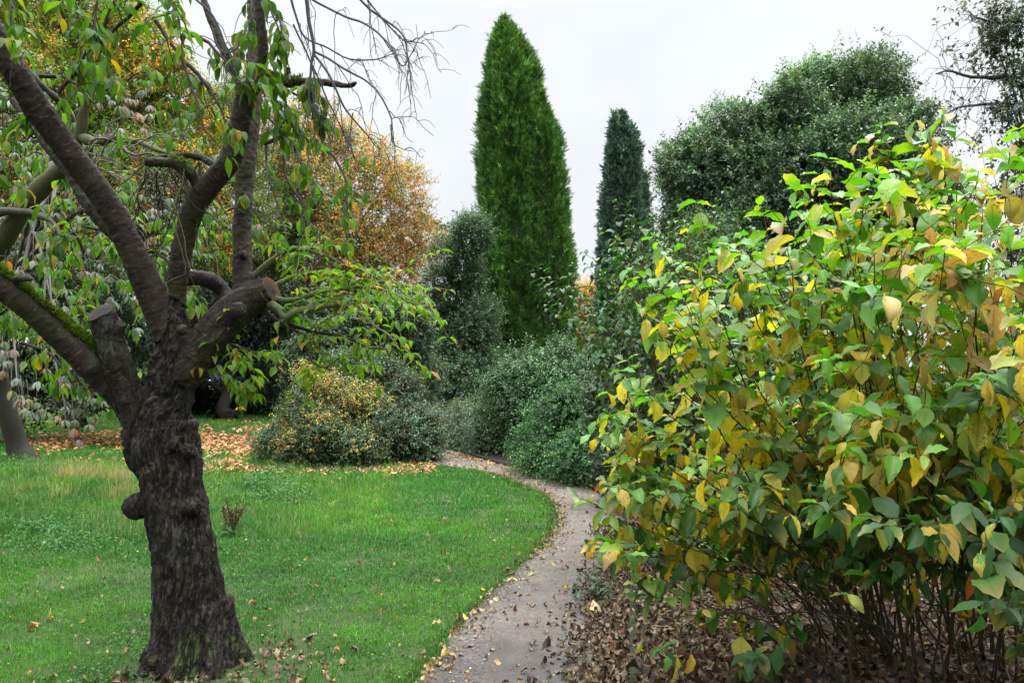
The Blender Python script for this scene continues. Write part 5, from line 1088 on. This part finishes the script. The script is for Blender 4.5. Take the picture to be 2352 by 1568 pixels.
DEAD_T = varied(9, 6, 5, (.4, .65), (.38, .5), (.1, .7), (.3, 2.4), .0, (.2, .6), 1.)
def litter():
    a = Acc()
    def drop(x, y, z, size, pal, flat=.35, tp=DEAD_T, cj=.2):
        n = len(x); th = U(0, 6.28, n); k = rng.integers(0, len(tp), n)
        A = np.stack([np.cos(th), np.sin(th), rng.normal(0, flat, n)], -1); N = np.array([0, 0, 1.]) * np.where(rng.random(n) < .7, 1, -1)[:, None] + rng.normal(0, flat, (n, 3))
        c = jit(pick(pal, n), cj); s = size * np.exp(rng.normal(0, .28, n)); p = np.stack([x, y, z], -1)
        for j in range(len(tp)):
            m = k == j; leaves(a, tp[j], p[m], A[m], N[m], s[m], c[m], U(.8, 1.2, m.sum()), np.array([.06, .035, .02]), (rng.random(m.sum()) < .3) * .7)
    brown = [((.070, .038, .022), 5), ((.105, .060, .034), 4), ((.16, .105, .062), 2.2), ((.035, .021, .014), 5), ((.24, .14, .04), .8), ((.16, .060, .028), 1.3), ((.24, .19, .13), .5)]
    # bed under the dogwood
    n = 19000; y = 2.6 + 5.2 * U(0, 1, n) ** 1.1; x = xr(y) + .02 + U(0, 1, n) ** 1.15 * 4.2
    k = (x > xr(y) + .12) | (rng.random(n) < .3); x, y = x[k], y[k]; n = len(x); drop(x, y, np.where(x < xr(y) + .11, .088, .05) + U(.0, .07, n), .054, brown, .5)
    n = 3500; y = U(7.5, 13, n); x = xr(y) + .08 + U(0, 1, n) ** 1.3 * 2; drop(x, y, U(.05, .09, n), .06, brown, .4)
    # drift against the kerb on the path's right side
    wet = [((.042, .026, .019), 5), ((.075, .047, .034), 4), ((.12, .08, .06), 1.6), ((.25, .16, .10), .5), ((.14, .05, .028), .8), ((.08, .085, .03), .3)]
    n = 5200; y = 3. + 5.2 * U(0, 1, n) ** 1.25; e = np.abs(rng.normal(0, 1, n)) * lerp(.22, .15, np.clip((y - 3) / 4, 0, 1)); x = xr(y) - .02 - e
    k = x > xl(y) + .35; x, y = x[k], y[k]; drop(x, y, .014 + U(.01, .035, len(x)), .040, wet, .35)
    # loose grit
    g = Acc(); n = 9000; y = 3.2 + 9 * U(0, 1, n) ** 1.5; x = lerp(xl(y), xr(y), U(.01, .99, n)); r = U(.0022, .007, n) * np.exp(rng.normal(0, .3, n)); o = np.array([[1, 0, 0], [0, 1, 0], [-1, 0, 0], [0, -1, 0], [0, 0, .7], [0, 0, -.7]])
    V = np.stack([x, y, np.full(n, .026)], -1)[:, None] + o[None] * r[:, None, None] * U(.6, 1.3, (n, 6, 1)); Fo = np.array([[0, 1, 4], [1, 2, 4], [2, 3, 4], [3, 0, 4], [1, 0, 5], [2, 1, 5], [3, 2, 5], [0, 3, 5]])
    g.add(V.reshape(-1, 3), (Fo[None] + (np.arange(n) * 6)[:, None, None]).reshape(-1, 3), np.repeat(jit(pick([((.12, .10, .08), 4), ((.06, .05, .042), 4), ((.22, .19, .16), 1.5)], n)), 6, 0)); kind(g.build('gravel', M_twig, smooth=False), 'stuff', 'loose grit on the path')
    # litter on the path and along its edges
    fresh = [((.30, .15, .06), 3), ((.38, .26, .13), 3), ((.22, .075, .03), 2), ((.44, .30, .05), 1), ((.10, .06, .04), 3), ((.35, .25, .20), 1.5)]
    n = 430; y = 3.3 + 11 * U(0, 1, n) ** 1.2; x = lerp(xl(y), xr(y), U(0, 1, n)); drop(x, y, np.full(n, .034), .042, fresh, .2)
    n = 4000; y = 3.3 + 8 * U(0, 1, n) ** 1.2; x = lerp(xl(y), xr(y), U(.02, 1, n)); drop(x, y, np.full(n, .028), .014, [((.06, .045, .035), 4), ((.15, .10, .07), 2)], .2, [MID])
    n = 330; s = rng.integers(18, 110, n); x = PLc[s, 0] + rng.normal(.03, .05, n); y = PLc[s, 1] + U(-.06, .06, n); k = y > 3.2; x, y = x[k], y[k]; drop(x, y, np.full(len(x), .032), .05, fresh, .25)
    n = 1600; y = U(11, 15.5, n); x = lerp(xl(y), xr(y), np.where(rng.random(n) < .5, U(.6, 1, n), U(0, 1, n))); drop(x, y, np.full(n, .03), .05, [((.33, .17, .09), 4), ((.22, .12, .07), 3), ((.40, .26, .16), 2)], .2, [MID])
    # scattered on the lawn
    x, y = sample_lawn(2300, 3.3, 13, .35); k = rng.random(len(x)) < .45; x, y = x[k], y[k]; drop(x, y, U(.014, .03, len(x)), .038, [((.33, .10, .03), 3), ((.36, .20, .08), 3), ((.16, .07, .035), 4), ((.42, .30, .05), .9), ((.30, .21, .15), 2)], .35)
    # under and right of the cherry
    n = 150; x = CH.location.x + rng.normal(.45, .22, n); y = CH.location.y + rng.normal(-.0, .2, n); drop(x, y, U(.012, .03, n), .036, brown + [((.24, .16, .08), 2)], .3)
    n = 150; x = CH.location.x + rng.normal(.0, .35, n); y = CH.location.y - .36 + rng.normal(0, .1, n); drop(x, y, U(.012, .03, n), .04, brown + [((.24, .16, .08), 2)], .3)
    # rust-coloured drift beneath the far trees
    rust = [((.46, .13, .04), 4), ((.52, .24, .10), 4), ((.32, .09, .035), 3), ((.58, .36, .20), 1.6)]
    n = 24000; px, py = U(-150, 650, n), U(968, 1092, n); d = np.maximum(np.exp(-((py - 1020) / 30) ** 2) * sstep(-60, 220, px) * .9, np.exp(-(((px - 545) / 130) ** 2 + ((py - 1032) / 42) ** 2)) * 2.2)
    Yg = F_PX * CAM_Z / (py - 850); xx = (px - CX) / F_PX * Yg; cl = fbm(np.stack([xx * 1.2, Yg * .8, 0 * xx], -1), 3)
    k = (rng.random(n) < d * sstep(.36, .6, cl)) & lawn_ok(xx, Yg); xx, Yg = xx[k], Yg[k]; drop(xx, Yg, U(.04, .08, len(xx)), .085, rust, .3, [MID])
    n = 1500; px, py = U(600, 1000, n), 1078 + rng.normal(0, 8, n); Yg = F_PX * CAM_Z / (py - 850); xx = (px - CX) / F_PX * Yg; k = lawn_ok(xx, Yg); drop(xx[k], Yg[k], U(.02, .06, k.sum()), .06, rust + [((.10, .05, .03), 5)], .3, [MID])
    kind(a.build('fallen_leaves', M_leaf_dead), 'stuff', 'autumn leaf litter on lawn, path and planting bed')
    # dead twigs lying in the bed
    t = Acc(); n = 260; y = U(3.2, 7, n); x = xr(y) + .1 + U(0, 3.5, n); th = U(0, 6.28, n); L = U(.15, .6, n); d = np.stack([np.cos(th), np.sin(th), rng.normal(0, .1, n)], -1); p = np.stack([x, y, U(.07, .13, n)], -1)
    s = np.linspace(-.5, .5, 6); P = p[:, None] + d[:, None] * (L[:, None] * s[None])[..., None] + rng.normal(0, .008, (n, 6, 3)); tubes(t, P, np.linspace(.005, .002, 6)[None] * U(.6, 1.3, n)[:, None], 4, (.07, .055, .042))
    kind(t.build('dead_twigs', M_twig), 'stuff', 'dead twigs lying among the leaves')
litter()

def small_things():
    # seed-headed dock on the lawn
    b = ground_pt(540, 7.75); root = thing('dock_plant', 'dead brown seeding dock stalks standing on the lawn right of the trunk', 'plant', b); st, sd = Acc(), Acc()
    for px, py in ((512, 1165), (522, 1150), (532, 1172), (545, 1160), (556, 1168), (566, 1158), (527, 1185)):
        e = at(px, py, 7.75 + U(-.08, .08)); P = curve(np.array([b, lerp(np.array(b), e, .5) + [U(-.02, .02), 0, .02], e]), 9); tubes(st, P[None], np.linspace(.006, .003, 9)[None], 5, (.05, .045, .02))
        i = rng.integers(3, 9, 60); leaves(sd, MID, P[i] + rng.normal(0, .010, (60, 3)), rdir(60, .3), rdir(60), .024, jit(pick([((.07, .035, .022), 1)], 60)))
    n = 26; leaves(sd, MIDN, np.array(b) + rng.normal(0, .03, (n, 3)) * [1, 1, 0] + [0, 0, .02], rdir(n, .9), rdir(n, 1), .12, jit(pick([((.06, .13, .03), 1)], n)))
    st.build('stalks', M_twig, root); sd.build('seed_heads', M_leaf_soft, root)
    # small evergreen seedling at the path's right side
    b = (.62, 5.55, .01); root = thing('seedling', 'small dark leafy seedling in the leaf drift at the right side of the path', 'plant', b); st, lf = Acc(), Acc()
    for k in range(16):
        e = np.array(b) + [rng.normal(.0, .10), rng.normal(0, .1), U(.06, .2)]; P = curve(np.array([b, lerp(np.array(b), e, .5) + [0, 0, .03], e]), 6); tubes(st, P[None], np.linspace(.004, .002, 6)[None], 4, (.04, .03, .02))
        m = 5; leaves(lf, CH_T[2], np.tile(e, (m, 1)) + rng.normal(0, .012, (m, 3)), rdir(m) * [1, 1, .4], np.array([0, 0, 1.]) + rng.normal(0, .3, (m, 3)), .058, jit(pick([((.03, .07, .035), 1)], m)))
    st.build('stems', M_twig, root); lf.build('foliage', M_leaf_gloss, root)
    # yellow flower clump by the yew
    b = ground_pt(556, 25.4); root = thing('ragwort', 'little yellow flowering weed at the foot of the shaded yew', 'plant', b); st, lf = Acc(), Acc()
    for k in range(7):
        e = np.array(b) + [rng.normal(0, .13), rng.normal(0, .1), U(.25, .45)]; tubes(st, np.stack([np.array(b), e])[None], .006, 4, (.05, .09, .03)); hd = Acc(); leaves(hd, MID, np.tile(e, (8, 1)), rdir(8, .4), rdir(8, 1), .07, (.7, .55, .03)); hd.build('flower_head', M_leaf_soft, root)
    st.build('stems', M_twig, root)
small_things()

# ------------------------------------------------------------------ street glimpsed beyond the garden
def street():
    paint = [plain_mat('silver_paint', (.55, .57, .60), .3, .3, .5, .1), plain_mat('white_paint', (.78, .79, .80), .35, 0, .5, .1), plain_mat('blue_paint', (.012, .05, .20), .35, 0, .5, .1)]
    glass = plain_mat('car_glass', (.02, .025, .03), .08, 0, .6, .0); rub = plain_mat('tyre_rubber', (.015, .015, .015), .8); rimm = plain_mat('rim_metal', (.45, .45, .47), .3, .8); lamp = plain_mat('lamp_lens', (.6, .6, .58), .15); red = plain_mat('tail_lens', (.3, .02, .02), .2)
    def prism(acc, pts, y0, y1, inset=None, zmid=None):
        p = np.array(pts, float); n = len(p); ins = np.zeros(n) if inset is None else np.array(inset)
        A = np.stack([p[:, 0], y0 + ins, p[:, 1]], -1); Bq = np.stack([p[:, 0], y1 - ins, p[:, 1]], -1); b = acc.n; acc.add(np.vstack([A, Bq]), np.array([[i, (i + 1) % n, n + (i + 1) % n, n + i] for i in range(n)]))
        acc.lv.append(np.arange(n)[::-1] + b); acc.lt.append(np.array([n])); acc.lv.append(np.arange(n) + n + b); acc.lt.append(np.array([n]))
    def vehicle(name, label, cat, px, Y, m, van=False):
        loc = ground_pt(px, Y); root = thing(name, label, cat, loc); w = 1.9 if van else 1.74
        if van: body = [(-2.4, .35), (-2.45, .9), (-2.4, 2.05), (-2.25, 2.2), (.9, 2.2), (1.15, 2.1), (1.9, 1.25), (2.35, 1.05), (2.42, .6), (2.35, .35)]; ins = [0, 0, .06, .12, .12, .12, .06, .03, 0, 0]; win = [(1.0, 1.35), (1.0, 1.95), (1.2, 1.92), (1.75, 1.3)]
        else: body = [(-2.05, .32), (-2.12, .7), (-2.05, .98), (-1.75, 1.02), (-1.35, 1.40), (-.9, 1.47), (.1, 1.46), (.95, 1.0), (1.85, .86), (2.08, .68), (2.06, .32)]; ins = [0, 0, .02, .05, .22, .24, .24, .06, .03, .02, 0]; win = [(-1.45, 1.04), (-1.22, 1.36), (.02, 1.38), (.72, 1.02)]
        T = lambda acc, nme, mt, par=root: None
        def emit(acc, nme, mt, par):
            for v in acc.v: v += np.array(loc)
            return acc.build(nme, mt, root) if par is root else child(acc, nme, mt, par)
        def child(acc, nme, mt, par):
            o = acc.build(nme, mt, root); o.parent = par; return o
        a = Acc(); prism(a, body, -w / 2, w / 2, ins); bo = emit(a, 'body', m, root); bm = bo.modifiers.new('bevel', 'BEVEL'); bm.width = .05; bm.segments = 2
        for sy in (-1, 1):
            a = Acc(); y = sy * (w / 2 - (.03 if van else .08)); prism(a, win, y - .035, y + .035 * (1.9 if not van else 1.6)); emit(a, 'window', glass, root)
        a = Acc(); 
        for x in ((-1.45, 1.5) if van else (-1.28, 1.32)):
            for sy in (-1, 1):
                a = Acc(); th = np.linspace(0, 2 * math.pi, 20, endpoint=False); prof = np.array([(.18, -.1), (.31, -.1), (.33, -.06), (.33, .06), (.31, .1), (.18, .1)])
                V = np.stack([x + prof[:, 0][:, None] * np.cos(th), sy * (w / 2 - .08) + prof[:, 1][:, None] + 0 * th, .33 + prof[:, 0][:, None] * np.sin(th)], -1); idx = np.arange(120).reshape(6, 20); nx = np.roll(idx, -1, 1)
                a.add(V.reshape(-1, 3), np.stack([idx[:-1], nx[:-1], nx[1:], idx[1:]], -1).reshape(-1, 4)); wh = emit(a, 'wheel', rub, root)
                a = Acc(); V = np.stack([x + .2 * np.cos(th), sy * (w / 2 - .0) + 0 * th, .33 + .2 * np.sin(th)], -1); a.add(np.vstack([V, [[x, sy * (w / 2 + .02), .33]]]), np.array([[i, (i + 1) % 20, 20] for i in range(20)])); emit(a, 'rim', rimm, wh)
        for sy in (-1, 1):
            a = Acc(); xf = body[-2][0]; prism(a, [(xf - .12, .62), (xf + .012, .62), (xf - .02, .76), (xf - .14, .78)], sy * w * .36 - .16, sy * w * .36 + .16); emit(a, 'headlight', lamp, root)
            a = Acc(); prism(a, [(-2.14 if not van else -2.47, .72), (-2.05, .72), (-2.05, .92), (-2.12 if not van else -2.46, .92)], sy * w * .38 - .14, sy * w * .38 + .14); emit(a, 'tail_light', red, root)
    vehicle('parked_car', 'white parked car half hidden behind the pale yellow shrub', 'car', 745, 33.5, paint[1])
    vehicle('parked_car', 'silver parked car glimpsed through the dark gap beside the cherry trunk', 'car', 440, 34.0, paint[0])
    vehicle('parked_van', 'blue van showing as a small blue patch through the yew branches', 'van', 600, 38, paint[2], True)
    # brick wall beyond the cars
    m, nt, out = new_mat('brick'); g = nd(nt, 'TexCoord'); mp = nd(nt, 'Mapping'); mp.inputs['Rotation'].default_value = (math.pi / 2, 0, 0); lk(nt, g.outputs['Object'], mp.inputs[0])
    bk = nd(nt, 'TexBrick', inp={'Scale': 4., 'Color1': (.24, .09, .055, 1), 'Color2': (.17, .065, .045, 1), 'Mortar': (.25, .23, .2, 1), 'Mortar Size': .012}); lk(nt, mp.outputs[0], bk.inputs[0])
    p = nd(nt, 'BsdfPrincipled', inp={'Roughness': .85}); lk(nt, bk.outputs[0], p.inputs[0]); lk(nt, p.outputs[0], out.inputs[0])
    a = Acc(); x0, x1 = at(380, 850, 43)[0], at(820, 850, 43)[0]
    root = thing('brick_wall', 'red brick wall beyond the parked vehicles', 'wall', ((x0 + x1) / 2, 43, 0))
    a = Acc(); prism(a, [(x0, -.1), (x1, -.1), (x1, 2.1), (x0, 2.1)], 42.9, 43.12); a.build('wall', m, root, smooth=False)
    a = Acc(); prism(a, [(x0 - .03, 2.103), (x1 + .03, 2.103), (x1 + .03, 2.2), (x0 - .03, 2.2)], 42.86, 43.16); a.build('coping', plain_mat('coping_stone', (.3, .28, .24), .8), root, smooth=False)
    # iron railing of the garden boundary
    Y = 31; x0, x1 = at(400, 850, Y)[0], at(900, 850, Y)[0]; root = thing('railing', 'dark iron railing along the garden boundary before the parked cars', 'railing', ((x0 + x1) / 2, Y, 0)); iron = plain_mat('iron', (.02, .02, .022), .5, .4)
    a = Acc(); xs = np.arange(x0, x1, .13); P = np.stack([np.stack([xs, 0 * xs + Y, 0 * xs + z], -1) for z in (-.05, .6, 1.25)], 1); tubes(a, P, .010, 5); a.build('bars', iron, root)
    for z in (.18, 1.12):
        a = Acc(); prism(a, [(x0, z), (x1, z), (x1, z + .04), (x0, z + .04)], Y - .015, Y + .015); a.build('rail', iron, root, smooth=False)
street()
